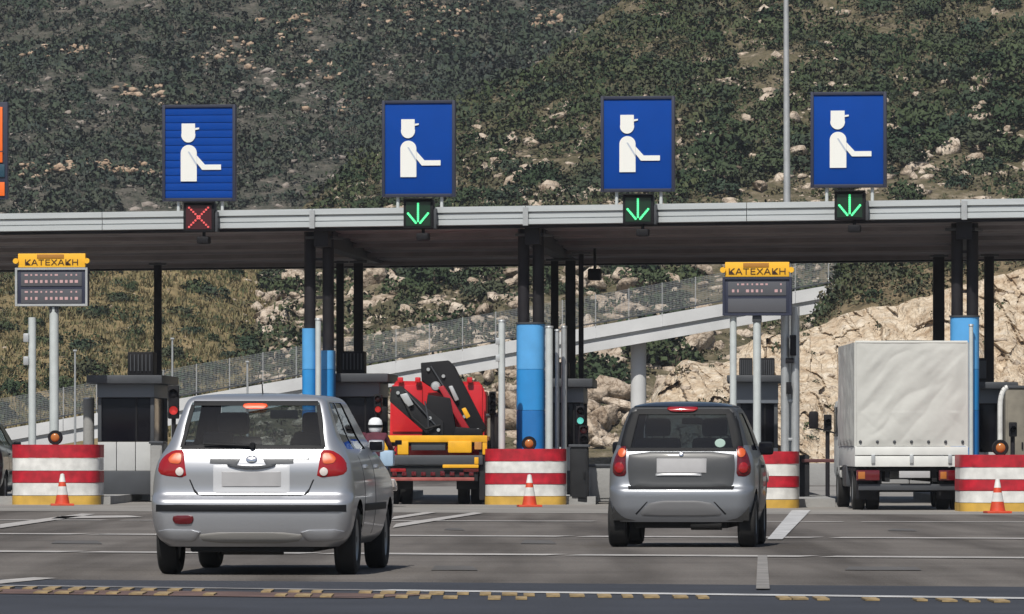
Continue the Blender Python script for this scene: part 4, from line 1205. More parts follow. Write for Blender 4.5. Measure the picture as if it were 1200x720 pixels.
# ------------------------------------------------------------------ striped barriers, cones and lamps at the island ends
def barrier(x0, x1, yt, yb, label):
    d = GD(yb); s = d / F; pxc = (x0 + x1) / 2
    p = W(pxc, 0, d)
    t = empty("striped_barrier", (p.x, p.y, 0), 0.0, label, "barrier", "red and white barriers at the island ends")
    w = (x1 - x0) * s; h = (yb - yt) * s
    cuts = [0, 0.155, 0.365, 0.565, 0.775, 1.0]
    names = [("base_band", 'yellow_band'), ("white_band", 'white_band'), ("red_band", 'red_band'), ("white_band", 'white_band'), ("red_band", 'red_band')]
    for k in range(5):
        wob = 0.006 * (k % 2)
        hw = w / 2 - wob
        pts = []
        for i in range(25):
            a = PI + PI * i / 24
            c, sn = math.cos(a), math.sin(a)
            pts.append((hw * math.copysign(abs(c) ** 0.62, c), 0.42 + (0.42 - wob) * sn))
        pts += [(hw, 1.3), (-hw, 1.3)]
        mb = MB(); mb.plan(pts, h * cuts[k] + 0.004, h * cuts[k + 1] - 0.004)
        mb.build(names[k][0], M[names[k][1]], t, 40)
    return t, w, h, d, p
def warning_lamp(px, py, dd, zbase, label):
    s = dd / F; p = W(px, py, dd)
    t = empty("warning_lamp", (p.x, p.y, p.z), 0, label, "warning lamp", "amber warning lamps on the striped barriers")
    MB().lathe([(0, -0.10), (0.118, -0.105), (0.13, -0.08), (0.13, 0.02), (0.10, 0.06), (0, 0.06)], 'Y', 20).build("lamp_housing", M['black'], t)
    MB().lathe([(0, -0.130), (0.04, -0.125), (0.070, -0.112), (0.078, -0.100)], 'Y', 20).build("lens", M['amber'], t)
    MB().box((0, -0.01, (zbase - p.z) / 2 - 0.05), (0.06, 0.06, p.z - zbase - 0.08), bev=0.005).build("stalk", M['black'], t)
def cone(px, yt, yb, label):
    d = GD(yb); s = d / F; p = W(px, 0, d); h = (yb - yt) * s
    t = empty("traffic_cone", (p.x, p.y, 0), 0.1, label, "traffic cone", "traffic cones before the barriers")
    MB().box((0, 0, 0.02), (h * 0.72, h * 0.72, 0.04), bev=0.015).build("base", M['cone_red'], t)
    def r(f): return h * (0.24 - 0.185 * f)
    for (a, b, m_) in ((0.04 / h, 0.34, 'cone_red'), (0.34, 0.60, 'white_band'), (0.60, 0.74, 'cone_red'), (0.74, 1.0, 'cone_red')):
        MB().lathe([(r(a), h * a), (r(b), h * b)] if b < 1 else [(r(a), h * a), (r(0.98), h * 0.98), (0, h)], 'Z', 20).build("cone_band", M[m_ if a != 0.74 else 'white_band'], t)
bl = [(12, 116, 521, 592, "red and white striped barrier beside the left toll booth", 65, 513),
      (568, 664, 526, 592, "red and white striped barrier in front of the middle blue column", 620, 520),
      (868, 938, 529, 596, "red and white striped barrier behind the small dark grey car", None, None),
      (1126, 1246, 533, 600, "red and white striped barrier cut by the right edge of the view", 1172, 525)]
for (x0, x1, yt, yb, lab, lx, ly) in bl:
    t, w, h, d, p = barrier(x0, x1, yt, yb, lab)
    if lx:
        warning_lamp(lx, ly, d + 0.4, h, {65: "amber warning lamp on the left striped barrier", 620: "amber warning lamp on the middle striped barrier", 1172: "amber warning lamp on the right striped barrier"}[lx])
cone(73, 555, 593, "orange and white traffic cone before the left striped barrier")
cone(620.5, 556, 594.5, "orange and white traffic cone before the middle striped barrier")
cone(1169, 561, 602, "orange and white traffic cone before the right striped barrier")

# ------------------------------------------------------------------ poles and pipes
def pole(px, y0, w, off, label, m_='pale_pole', name="pole", cat="pole", zb=0.1):
    d = D(px) + off; p = W(px, 0, d); s = d / F
    t = empty(name, (p.x, p.y, 0), 0, label, cat)
    zt = H + (YH - y0) * s
    MB().cyl((0, 0, zb), (0, 0, zt), w * s / 2, w * s / 2, 12).build("shaft", M[m_], t)
    MB().box((0, 0, zb + 0.03), (w * s * 2, w * s * 2, 0.05), bev=0.01).build("foot", M['galv'], t)
    MB().cyl((0, 0, zt), (0, 0, zt + 0.03), w * s / 2 + 0.012, w * s / 2 + 0.004, 12).build("top_cap", M['galv'], t)
    return t
pole(373, 375, 7, 0.35, "pale pipe running down the blue column behind the silver hatchback")
pole(381, 379, 5, 1.45, "thin grey pipe on the blue column behind the silver hatchback", 'galv')
pole(388.5, 376, 6, 1.5, "pale pipe right of the blue column behind the silver hatchback", 'galv')
t = pole(588, 377, 8, -0.6, "pale pole between the red crane truck and the middle blue column")
for z_ in (2.6, 2.9):
    MB().box((-0.07, 0, z_), (0.08, 0.1, 0.12), bev=0.01).build("pole_bracket", M['galv'], t)
pole(643.5, 384, 9, 0.5, "pale pipe running down right beside the middle blue column")
pole(653, 388, 5, 1.0, "thin grey pipe right of the middle blue column, above the booth", 'galv')
pole(661, 384, 7, 1.5, "grey pipe ending above the booth right of the middle blue column", 'galv')
pole(1138, 382, 5, 0.62, "pale pipe on the right blue column behind the white truck")
pole(104, 468, 13, 3.0, "thick grey concrete post left of the left toll booth", 'concrete', "concrete_post", "post")
# double grey post with boxes right of the dark grey car
t = pole(920, 338, 10, -0.4, "double grey post with black boxes above the striped barrier near the dark grey car", 'galv', "double_post", "post")
s = (D(920) - 0.4) / F
MB().cyl((12 * s, 0, 0.1), (12 * s, 0, H + (YH - 360) * s), 5 * s, 5 * s, 12).build("shaft", M['galv'], t)
for y in (395, 470, 515):
    MB().box((6 * s, 0, H + (YH - y) * s), (20 * s, 0.1, 0.05), bev=0.01).build("tie", M['galv'], t)
MB().box((9 * s, -0.12, H + (YH - 405) * s), (7 * s, 0.10, 24 * s), bev=0.01).build("black_box", M['black'], t)
MB().box((5 * s, -0.12, H + (YH - 423) * s), (9 * s, 0.12, 6 * s), bev=0.01).build("black_box", M['black'], t)
MB().box((4 * s, -0.12, H + (YH - 455) * s), (6 * s, 0.10, 14 * s), bev=0.01).build("black_box", M['black'], t)
# tall light mast behind the canopy
d = D(922) + 15.0; p = W(924, 0, d); s = d / F
t = empty("light_mast", (p.x, p.y, 0), 0, "tall tapering grey light mast rising behind the canopy", "light mast")
MB().cyl((0, 0, 0), (-3.0 * s, 0, H + (YH + 40) * s), 0.10, 0.048, 16).build("mast", M['galv'], t)
MB().box((0, 0, 0.03), (0.5, 0.5, 0.06), bev=0.01).build("base_plate", M['galv'], t)
MB().cyl((-3.0 * s, 0, H + (YH + 40) * s), (-3.0 * s, -1.4, H + (YH + 46) * s), 0.04, 0.035, 10).build("lamp_arm", M['galv'], t)
MB().box((-3.0 * s, -1.65, H + (YH + 46) * s), (0.26, 0.6, 0.12), bev=0.03).build("lamp_head", M['dgrey'], t)

# lane lights: red, amber, green
def lane_light(px, ytop, ybot, off, lit, label, w=10, grp="small traffic lights beside the lanes"):
    d = D(px) + off; p = W(px, 0, d); s = d / F
    t = empty("lane_light", (p.x, p.y, 0), 0, label, "traffic light", grp)
    za, zb = H + (YH - ybot) * s, H + (YH - ytop) * s
    hw = w * s / 2
    MB().cyl((0, 0.05, 0.1), (0, 0.05, za), 0.04, 0.04, 10).build("pole", M['black_steel'], t)
    MB().box((0, 0, (za + zb) / 2), (2 * hw, 0.14, zb - za), bev=0.02).build("housing", M['black'], t)
    for k in range(len(lit)):
        zc = zb - (zb - za) * (k + 0.5) / len(lit)
        r = min(hw * 0.78, (zb - za) / len(lit) * 0.44)
        MB().lathe([(0, -0.105), (r * 0.6, -0.098), (r, -0.072)], 'Y', 18, (0, 0, zc)).build("lamp", {'r': M['lamp_red'], 'g': M['lamp_green'], '0': M['lamp_off'], 'k': M['black']}[lit[k]], t)
        mb = MB(); nn = 10
        for i in range(nn):
            a0, a1 = PI * i / nn, PI * (i + 1) / nn
            q0 = (r * 1.1 * math.cos(a0), zc + r * 1.1 * math.sin(a0)); q1 = (r * 1.1 * math.cos(a1), zc + r * 1.1 * math.sin(a1))
            mb._add([(q0[0], -0.07, q0[1]), (q1[0], -0.07, q1[1]), (q1[0], -0.17, q1[1]), (q0[0], -0.17, q0[1])], [(0, 1, 2, 3)])
        mb.build("visor", M['black'], t)
lane_light(203.5, 452, 491, -0.5, "kr", "small lane traffic light showing red beside the left booth and silver hatchback", 13)
lane_light(443, 462, 486, -0.2, "0r", "small lane traffic light showing red left of the red crane truck", 9)
lane_light(577, 459, 487, -0.4, "kkk", "small unlit black lane light right of the red crane truck", 8)
lane_light(680, 476, 499, -0.4, "kg", "small lane traffic light showing green behind the middle striped barrier's right end", 10)
lane_light(684, 499, 521, -0.7, "0k", "unlit dark red lane light below the green one right of the middle barrier", 11)
lane_light(1187, 495, 512, -0.5, "k", "small black lane light at the right edge beside the right booth", 9)
lane_light(970, 486, 504, 1.5, "k", "small black lane light on a thin pole left of the white truck", 9)

def simple_box(name, x0, x1, y0, y1, off, dep, m_, label, cat, details=()):
    pxc = (x0 + x1) / 2; d = D(pxc) + off; p = W(pxc, 0, d); s = d / F
    t = empty(name, (p.x, p.y, 0), -0.03, label, cat)
    za, zb = max(0.0, H + (YH - y1) * s), H + (YH - y0) * s; w = (x1 - x0) * s
    MB().box((0, dep / 2, (za + zb) / 2), (w, dep, zb - za), bev=0.03).build("cabinet", M[m_], t)
    MB().box((0, dep / 2, zb + 0.02), (w + 0.05, dep + 0.05, 0.05), bev=0.012).build("lid", M['dgrey'], t)
    MB().box((0, -0.008, (za + zb) / 2), (w * 0.78, 0.02, (zb - za) * 0.8), bev=0.006).build("door", M[m_], t)
    MB().box((w * 0.3, -0.03, (za + zb) / 2), (0.03, 0.03, 0.12), bev=0.006).build("handle", M['black'], t)
    return t, s, za, zb, w
simple_box("control_cabinet", 571, 584, 488, 585, -0.1, 0.4, 'olive', "small weathered olive cabinet under the unlit lane light right of the crane truck", "cabinet")
simple_box("control_cabinet", 1178, 1203, 455, 590, 0.9, 0.7, 'olive', "tall weathered olive grey cabinet cut by the right edge of the view", "cabinet")
simple_box("guard_box", 690, 722, 547, 588, 0.6, 0.9, 'concrete', "low grey box beside the lane left of the small dark grey car", "cabinet")
simple_box("guard_box", 668, 689, 524, 590, -0.9, 0.9, 'chassis', "dark ticket machine right of the middle striped barrier", "ticket machine")
simple_box("guard_box", 176, 190, 520, 588, 0.4, 0.5, 'concrete', "slim grey ticket machine between the left booth and silver hatchback", "ticket machine")
# curved white pipe at the right booth
d = D(1174) - 0.3; p = W(1172, 0, d); s = d / F
t = empty("curved_pipe", (p.x, p.y, 0), 0, "white curved lamp arm rising from the right striped barrier", "pipe")
pts = [(0, 0, 0.5)] + [(0, 0, H + (YH - 520) * s), (0.0, 0, H + (YH - 480) * s)] + [((4 * (1 - math.cos(a)) * 2.2) * s, 0, H + (YH - 476 + 22 * math.sin(a)) * s) for a in np.linspace(0, PI / 2, 6)]
MB().tube(pts, 0.045, 10).build("pipe", M['white_band'], t)
MB().box((0, 0, 0.48), (0.14, 0.14, 0.06), bev=0.01).build("foot", M['galv'], t)
# boom gate right of the dark grey car
d = D(945) + 0.3; p = W(941, 0, d); s = d / F
t = empty("boom_gate", (p.x, p.y, 0), 0, "dark boom gate lowered across the lane left of the white truck", "boom gate")
MB().box((0, 0, 0.48), (0.22, 0.25, 0.80), bev=0.03).build("gate_post", M['chassis'], t)
zb_ = H + (YH - 540) * s
MB().box((58 * s / 2, -0.14, zb_), (62 * s, 0.04, 0.06), bev=0.01).build("boom", mat("dark_red_boom", (0.09, 0.03, 0.03), 0.6), t)
# ------------------------------------------------------------------ cars
def two_sided(m, inner=(0.03, 0.031, 0.036)):
    """paint outside, dark lining inside"""
    t = m.node_tree; b = t.nodes["Principled BSDF"]
    out = [n for n in t.nodes if n.type == 'OUTPUT_MATERIAL'][0]
    d = t.nodes.new("ShaderNodeBsdfDiffuse"); d.inputs[0].default_value = (*inner, 1)
    g = t.nodes.new("ShaderNodeNewGeometry"); mx = t.nodes.new("ShaderNodeMixShader")
    t.links.new(g.outputs["Backfacing"], mx.inputs[0]); t.links.new(b.outputs[0], mx.inputs[1]); t.links.new(d.outputs[0], mx.inputs[2])
    t.links.new(mx.outputs[0], out.inputs[0])
for k in ('silver', 'tridion', 'car_black', 'smart_grey'): two_sided(M[k])

def pchip(x, y):
    x = np.asarray(x, float); y = np.asarray(y, float)
    h = np.diff(x); dl = np.diff(y) / h
    m = np.zeros(len(x)); m[0], m[-1] = dl[0], dl[-1]
    for i in range(1, len(x) - 1):
        if dl[i - 1] * dl[i] > 0:
            w1, w2 = 2 * h[i] + h[i - 1], h[i] + 2 * h[i - 1]
            m[i] = (w1 + w2) / (w1 / dl[i - 1] + w2 / dl[i])
    def f(q):
        q = np.clip(q, x[0], x[-1]); i = np.clip(np.searchsorted(x, q) - 1, 0, len(h) - 1)
        t = (q - x[i]) / h[i]
        return ((1 + 2 * t) * (1 - t) ** 2) * y[i] + t * (1 - t) ** 2 * h[i] * m[i] + t * t * (3 - 2 * t) * y[i + 1] + t * t * (t - 1) * h[i] * m[i + 1]
    return f

class Form:
    """a car body as a stack of level outlines: x to the right, y forward from the rear bumper, z up"""
    def __init__(s, tab, crown=0.05, barrel=0.02, L=3.8):
        a = np.array(tab, float); s.z = a[:, 0]
        s.yr, s.yf, s.w, s.rr, s.rf = [pchip(a[:, 0], a[:, i]) for i in range(1, 6)]
        s.crown, s.barrel, s.L = crown, barrel, L
    def rear(s, x, z):
        yr, w, r = s.yr(z), s.w(z), s.rr(z)
        ax = min(abs(x), w * 0.9995); e = w - r
        y = yr + s.crown * (ax / 0.8) ** 2
        if ax > e:
            y = yr + s.crown * (e / 0.8) ** 2 + r - math.sqrt(max(0, r * r - (ax - e) ** 2))
        return float(y)
    def side(s, y, z):
        u = (y - s.L / 2) / (s.L / 2)
        yr, r, w = s.yr(z) + s.crown * ((s.w(z) - s.rr(z)) / 0.8) ** 2, s.rr(z), s.w(z)
        x = w
        if y < yr + r:
            x = w - r + math.sqrt(max(0, r * r - (yr + r - y) ** 2))
        return float(x * (1 + s.barrel * max(0, 1 - u * u)))
    NR, NC, NS, NF = 10, 7, 84, 10
    def outline(s, z):
        yr, yf, w, rr, rf = [float(f(z)) for f in (s.yr, s.yf, s.w, s.rr, s.rf)]
        P = []
        e = w - rr
        for i in range(s.NR + 1):
            x = e * i / s.NR; P.append((x, yr + s.crown * (x / 0.8) ** 2))
        y0 = P[-1][1]
        for i in range(1, s.NC + 1):
            a = PI / 2 * i / s.NC; P.append((e + rr * math.sin(a), y0 + rr * (1 - math.cos(a))))
        ef = w - rf; cf = s.crown * 1.6
        y1 = yf - cf * (ef / 0.8) ** 2
        ya, yb = y0 + rr, y1 - rf
        for i in range(1, s.NS + 1): P.append((w, ya + (yb - ya) * i / s.NS))
        for i in range(1, s.NC + 1):
            a = PI / 2 * i / s.NC; P.append((ef + rf * math.cos(a), yb + rf * math.sin(a)))
        for i in range(1, s.NF + 1):
            x = ef * (1 - i / s.NF); P.append((x, yf - cf * (x / 0.8) ** 2))
        out = []
        for (x, y) in P:
            u = (y - s.L / 2) / (s.L / 2)
            out.append((x * (1 + s.barrel * max(0, 1 - u * u)), y))
        return out + [(-x, y) for (x, y) in out[-2:0:-1]]

def densify(poly, n=6, smooth=0):
    p = [Vector((a, b)) for a, b in poly]
    for _ in range(smooth):
        q = []
        for i in range(len(p)):
            a, b = p[i], p[(i + 1) % len(p)]
            q += [a * 0.8 + b * 0.2, a * 0.2 + b * 0.8]
        p = q
    out = []
    for i in range(len(p)):
        a, b = p[i], p[(i + 1) % len(p)]
        k = max(1, min(n, int((b - a).length / 0.03) + 1))
        out += [a.lerp(b, j / k) for j in range(k)]
    return out

def patch(form, poly, name, m, parent, off=0.006, bulge=0.0, smooth=1, side=0, depth=0.03, rings=5):
    """a panel that follows the rear face (side=0) or a flank (side=+1 / -1); poly in x,z or y,z"""
    p = densify(poly, 8, smooth)
    c = sum(p, Vector((0, 0))) / len(p)
    vs, fs = [], []
    n = len(p)
    fl = [1.0, 1.0, 0.92] + [0.92 * (1 - (i + 1) / rings) for i in range(rings - 1)]
    for ri, f in enumerate(fl):
        o = -depth if ri == 0 else (off * 0.4 if ri == 1 else off + bulge * (1 - f ** 2))
        for q in p:
            v = c + (q - c) * f
            if side == 0: vs.append((v.x, form.rear(v.x, v.y) - o, v.y))
            else: vs.append((side * (form.side(v.x, v.y) + o), v.x, v.y))
    if side == 0: vs.append((c.x, form.rear(c.x, c.y) - off - bulge, c.y))
    else: vs.append((side * (form.side(c.x, c.y) + off + bulge), c.x, c.y))
    for ri in range(len(fl) - 1):
        for i in range(n):
            fs.append((ri * n + i, ri * n + (i + 1) % n, (ri + 1) * n + (i + 1) % n, (ri + 1) * n + i))
    last = (len(fl) - 1) * n
    for i in range(n): fs.append((last + i, last + (i + 1) % n, len(vs) - 1))
    mb = MB(); mb._add(vs, fs)
    return mb.build(name, m, parent, 40)

def mirror_poly(p): return [(-x, z) for (x, z) in reversed(p)]
def circ(cx, cz, rx, rz=None, n=16):
    rz = rz or rx
    return [(cx + rx * math.cos(2 * PI * k / n), cz + rz * math.sin(2 * PI * k / n)) for k in range(n)]

def car_body(form, zs, belt, gtop, side_win, axles, R, paint, root, glass):
    """splits the stacked outlines into body shell and panes; cuts the wheel arches"""
    rows = [form.outline(z) for z in zs]
    n = len(rows[0]); half = form.NR + 2 * form.NC + form.NS + form.NF
    V = [(x, y, z) for z, r in zip(zs, rows) for (x, y) in r]
    body, panes = [], {"rear_window": [], "windscreen": []}
    wins = {}
    for i in range(len(zs) - 1):
        inwin = zs[i] >= belt - 1e-6 and zs[i + 1] <= gtop + 1e-6
        for j in range(n):
            j2 = (j + 1) % n
            f = (i * n + j, i * n + j2, (i + 1) * n + j2, (i + 1) * n + j)
            c = j if j < half else 2 * half - j - 1
            key = None
            if inwin:
                if c < form.NR: key = "rear_window"
                elif c >= form.NR + 2 * form.NC + form.NS: key = "windscreen"
                else:
                    q = (c - form.NR - form.NC + 0.5) / form.NS
                    for wi, (a, b) in enumerate(side_win):
                        if a < q < b: key = ("side_window", wi, 1 if j < half else -1)
            if key is None:
                my = sum(V[k][1] for k in f) / 4; mz = sum(V[k][2] for k in f) / 4; mx = abs(sum(V[k][0] for k in f) / 4)
                if mx > 0.45 and form.NR + form.NC <= c < form.NR + form.NC + form.NS and any((my - a) ** 2 + (mz - h) ** 2 < R * R for a, h in axles): continue
                body.append(f)
            elif isinstance(key, str): panes[key].append(f)
            else: wins.setdefault(key, []).append(f)
    bm = bmesh.new()
    bv = [bm.verts.new(v) for v in V]
    for f in body: bm.faces.new([bv[k] for k in f])
    top = [bv[(len(zs) - 1) * n + j] for j in range(n)]
    cz = bm.verts.new((0, sum(v.co.y for v in top) / n, zs[-1] + 0.006))
    for j in range(n): bm.faces.new((top[j], top[(j + 1) % n], cz))
    for v in list(bm.verts):
        if not v.link_faces: bm.verts.remove(v)
    for v in bm.verts:
        if v.is_boundary and v.co.z < belt - 0.05:
            for a, h in axles:
                dy, dz = v.co.y - a, v.co.z - h
                r = math.hypot(dy, dz)
                if abs(v.co.x) > 0.4 and r < R * 1.35 and v.co.z > zs[0] + 1e-4:
                    v.co.y = a + dy / r * R; v.co.z = h + dz / r * R
    bm.normal_update()
    me = bpy.data.meshes.new("body"); bm.to_mesh(me); bm.free()
    me.shade_smooth(); me.set_sharp_from_angle(angle=math.radians(50))
    o = link_mesh("body", me, paint, root)
    # outward normals: test one face
    cx = Vector((0, form.L / 2, 0.8))
    acc = sum((p.normal.dot(p.center - cx)) for p in me.polygons)
    if acc < 0: me.flip_normals()
    def pane(faces, nm, lab=None):
        idx = sorted({k for f in faces for k in f}); mp = {k: i for i, k in enumerate(idx)}
        mb = MB(); mb._add([V[k] for k in idx], [tuple(mp[k] for k in f) for f in faces])
        for v in mb.bm.verts:
            v.co += (Vector((0, form.L * 0.45, v.co.z)) - v.co).normalized() * 0.008
        return mb.build(nm, glass, root, 60)
    for k, f in panes.items():
        if f: pane(f, k)
    for k, f in wins.items(): pane(f, "side_window")
    return o

def make_wheel(r, wd, root, spots, rim_r=None):
    """spots: (x, y, side)"""
    rim_r = rim_r or r * 0.62
    hw = wd / 2
    first = None
    for (x, y, sd) in spots:
        if first is None:
            ty = MB().lathe([(rim_r, -hw * 0.8), (rim_r + 0.03, -hw), (r - 0.03, -hw), (r - 0.006, -hw * 0.82), (r, -hw * 0.5), (r, hw * 0.5), (r - 0.006, hw * 0.82), (r - 0.03, hw), (rim_r + 0.03, hw), (rim_r, hw * 0.8), (rim_r, -hw * 0.8)], 'X', 40).build("wheel", M['rubber'], root)
            rim = MB().lathe([(0.0, hw * 0.55), (0.05, hw * 0.6), (0.06, hw * 0.45), (rim_r - 0.03, hw * 0.62), (rim_r, hw * 0.85), (rim_r, -hw * 0.7), (0, -hw * 0.6)], 'X', 30)
            rim = rim.build("rim", M['rim'], ty)
            sp = MB()
            for k in range(5):
                a = 2 * PI * k / 5
                sp.box((hw * 0.66, math.cos(a) * rim_r * 0.55, math.sin(a) * rim_r * 0.55), (0.012, 0.05, rim_r * 0.8), rot=Matrix.Rotation(-(a - PI / 2), 3, 'X'), bev=0.004)
            sp.build("spoke", M['dgrey'], ty)
            first = ty; o = ty
        else:
            o = copy_tree(first, root)
        o.location = (x, y, r); o.rotation_euler = (0, 0, 0 if sd > 0 else PI)

def liner(axles, R, w, root):
    for (a, h) in axles:
        for sd in (1, -1):
            mb = MB()
            x0, x1 = sd * (w - 0.035), sd * 0.42
            n = 24
            vs = []
            for k in range(n + 1):
                th = PI * k / n
                vs += [(x0, a + (R + 0.012) * math.cos(th), h + (R + 0.012) * math.sin(th)), (x1, a + R * math.cos(th), h + R * math.sin(th))]
            mb._add(vs, [(2 * k, 2 * k + 1, 2 * k + 3, 2 * k + 2) for k in range(n)])
            mb._add([(x1, a + R * math.cos(PI * k / 16), h + R * math.sin(PI * k / 16)) for k in range(17)], [tuple(range(17))])
            mb.build("wheel_arch_liner", M['under'], root, 40)

def seats(root, y_front, y_rear, zb, hx, rear=True):
    for sx in (-1, 1):
        sb = MB(); sb.box((sx * hx, y_front, zb), (0.48, 0.12, 0.62), bev=0.05)
        o = sb.build("seat", M['seat'], root)
        hb = MB(); hb.box((sx * hx, y_front - 0.02, zb + 0.42), (0.27, 0.10, 0.19), bev=0.045); hb.cyl((sx * hx - 0.06, y_front, zb + 0.28), (sx * hx - 0.06, y_front, zb + 0.36), 0.008); hb.cyl((sx * hx + 0.06, y_front, zb + 0.28), (sx * hx + 0.06, y_front, zb + 0.36), 0.008)
        hb.build("headrest", M['seat'], o)
    if rear:
        o = MB().box((0, y_rear, zb - 0.06), (1.16, 0.14, 0.56), bev=0.05).build("rear_bench", M['seat'], root)
        for sx in (-1, 1):
            MB().box((sx * hx * 1.05, y_rear - 0.02, zb + 0.28), (0.25, 0.09, 0.14), bev=0.04).build("rear_headrest", M['seat'], o)

def hatchback(name, loc, rz, paint, label, full=True):
    root = empty(name, loc, rz, label, "car")
    L = 3.81
    #            z     yr    yf    w     rr    rf
    f = Form([(0.235, 0.10, 3.62, 0.70, 0.16, 0.30),
              (0.30, 0.035, 3.72, 0.775, 0.15, 0.32),
              (0.38, 0.012, 3.79, 0.808, 0.14, 0.34),
              (0.52, 0.000, 3.81, 0.828, 0.13, 0.36),
              (0.60, 0.006, 3.80, 0.832, 0.13, 0.38),
              (0.635, 0.035, 3.79, 0.832, 0.13, 0.38),
              (0.665, 0.075, 3.78, 0.831, 0.13, 0.38),
              (0.74, 0.085, 3.70, 0.828, 0.13, 0.38),
              (0.84, 0.085, 3.45, 0.815, 0.13, 0.36),
              (0.92, 0.098, 3.05, 0.795, 0.13, 0.28),
              (1.00, 0.130, 2.82, 0.757, 0.135, 0.20),
              (1.035, 0.150, 2.74, 0.735, 0.14, 0.16),
              (1.13, 0.200, 2.56, 0.680, 0.10, 0.13),
              (1.23, 0.255, 2.37, 0.645, 0.075, 0.11),
              (1.33, 0.315, 2.17, 0.610, 0.06, 0.10),
              (1.42, 0.375, 1.98, 0.578, 0.055, 0.10),
              (1.452, 0.405, 1.90, 0.555, 0.07, 0.12),
              (1.475, 0.47, 1.80, 0.50, 0.12, 0.16),
              (1.490, 0.60, 1.65, 0.34, 0.15, 0.20),
              (1.497, 0.85, 1.40, 0.18, 0.12, 0.15)], crown=0.045, barrel=0.018, L=L)
    zs = list(np.linspace(0.235, 0.70, 26)) + list(np.linspace(0.72, 1.035, 14)) + list(np.linspace(1.06, 1.42, 14)) + [1.437, 1.452, 1.464, 1.475, 1.483, 1.490, 1.497]
    ax = [(0.62, 0.285), (3.075, 0.285)]
    car_body(f, zs, 1.035, 1.42, [(0.10, 0.36), (0.395, 0.72)], ax, 0.335, M[paint], root, M['carglass'])
    liner(ax, 0.335, 0.82, root)
    MB().box((0, L / 2, 0.235), (1.02, L - 0.25, 0.09), bev=0.02).build("underbody", M['under'], root)
    mb = MB(); mb.box((0, 0.36, 0.27), (1.15, 0.36, 0.10), bev=0.03); mb.cyl((-0.25, 0.20, 0.235), (0.25, 0.20, 0.235), 0.07, 0.07, 14); mb.build("rear_underside", M['under'], root)
    MB().box((0, 1.9, 0.34), (1.36, 1.9, 0.05)).build("floor_pan", M['under'], root, 0)
    MB().box((0, 0.50, 0.975), (1.30, 0.55, 0.03), bev=0.01).build("parcel_shelf", M['seat'], root)
    MB().box((0, 2.62, 0.95), (1.40, 0.34, 0.14), bev=0.05).build("dashboard", M['seat'], root)
    seats(root, 1.78, 0.92, 0.83, 0.36)
    MB().box((0.01, 2.27, 1.33), (0.24, 0.03, 0.075), bev=0.015).build("inside_mirror", M['trim'], root)
    make_wheel(0.285, 0.175, root, [(0.735, 0.62, 1), (-0.735, 0.62, -1), (0.725, 3.075, 1), (-0.725, 3.075, -1)])
    for sd in (1, -1):
        # tail lamps
        P = [(0.568, 1.030), (0.655, 1.026), (0.725, 0.985), (0.775, 0.93), (0.785, 0.86), (0.745, 0.818), (0.535, 0.798), (0.552, 0.9)]
        T = lambda q: q if sd > 0 else mirror_poly(q)
        tl = patch(f, T(P), "tail_light", M['tail_red'], root, 0.005, 0.007, 1, depth=0.04)
        patch(f, T([(0.58, 1.008), (0.655, 1.002), (0.70, 0.955), (0.675, 0.915), (0.58, 0.910)]), "brake_lens", M['orange_lens'], tl, 0.016, 0.004, 2, depth=0.02)
        patch(f, T(circ(0.595, 0.850, 0.036, 0.036)), "reverse_lens", M['clear_lens'], tl, 0.016, 0.004, 0, depth=0.02)
        # gap lines of the tailgate
        patch(f, T([(0.505, 0.785), (0.517, 0.785), (0.470, 0.675), (0.440, 0.655), (0.430, 0.662), (0.460, 0.682)]), "tailgate_gap", M['trim'], root, 0.002, 0, 0, depth=0.01)
        # lower bumper corner
        patch(f, T([(0.40, 0.372), (0.775, 0.378), (0.76, 0.30), (0.70, 0.285), (0.50, 0.272), (0.455, 0.285)]), "bumper_corner", M[paint], root, 0.016, 0.004, 1)
    patch(f, [(-0.44, 0.662), (0.44, 0.662), (0.43, 0.652), (-0.43, 0.652)], "tailgate_gap", M['trim'], root, 0.003, 0, 0, depth=0.01)
    patch(f, [(-0.785, 0.580), (0.785, 0.580), (0.785, 0.522), (-0.785, 0.522)], "bumper_strip", M['trim'], root, 0.012, 0.004, 0)
    patch(f, [(-0.45, 0.352), (0.45, 0.352), (0.38, 0.262), (-0.38, 0.262)], "bumper_valance", mat("grey_valance", (0.22, 0.215, 0.205), 0.6), root, 0.006, 0, 1)
    patch(f, [(-0.635, 0.492), (-0.475, 0.495), (-0.465, 0.455), (-0.485, 0.418), (-0.62, 0.418), (-0.645, 0.455)], "fog_lamp", M['tail_dark'], root, 0.012, 0.006, 1)
    # plate bay: dark recess and its lit lower lip painted on as flush panels
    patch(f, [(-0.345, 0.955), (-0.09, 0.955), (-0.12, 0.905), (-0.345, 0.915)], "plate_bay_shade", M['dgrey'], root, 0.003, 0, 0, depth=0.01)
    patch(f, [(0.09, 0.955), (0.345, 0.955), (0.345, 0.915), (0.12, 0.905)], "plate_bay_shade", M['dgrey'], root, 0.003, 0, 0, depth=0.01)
    patch(f, [(-0.315, 0.905), (0.315, 0.905), (0.315, 0.690), (0.29, 0.672), (-0.29, 0.672), (-0.315, 0.690)], "lit_plate_recess", M['lip_and_recess_light'], root, 0.003, 0, 0)
    patch(f, [(-0.245, 0.850), (0.245, 0.850), (0.245, 0.725), (-0.245, 0.725)], "number_plate", M['plate'], root, 0.010, 0, 0)
    arc = [(-0.20, 0.915)] + [(-0.20 + 0.40 * k / 12, 0.868 + 0.032 * ((k - 6) / 6) ** 2) for k in range(13)] + [(0.20, 0.915)] + [(0.20 - 0.40 * k / 12, 0.905 + 0.018 * ((k - 6) / 6) ** 2 - 0.008) for k in range(1, 12)]
    patch(f, arc, "tailgate_handle", M['dgrey'], root, 0.022, 0.004, 0)
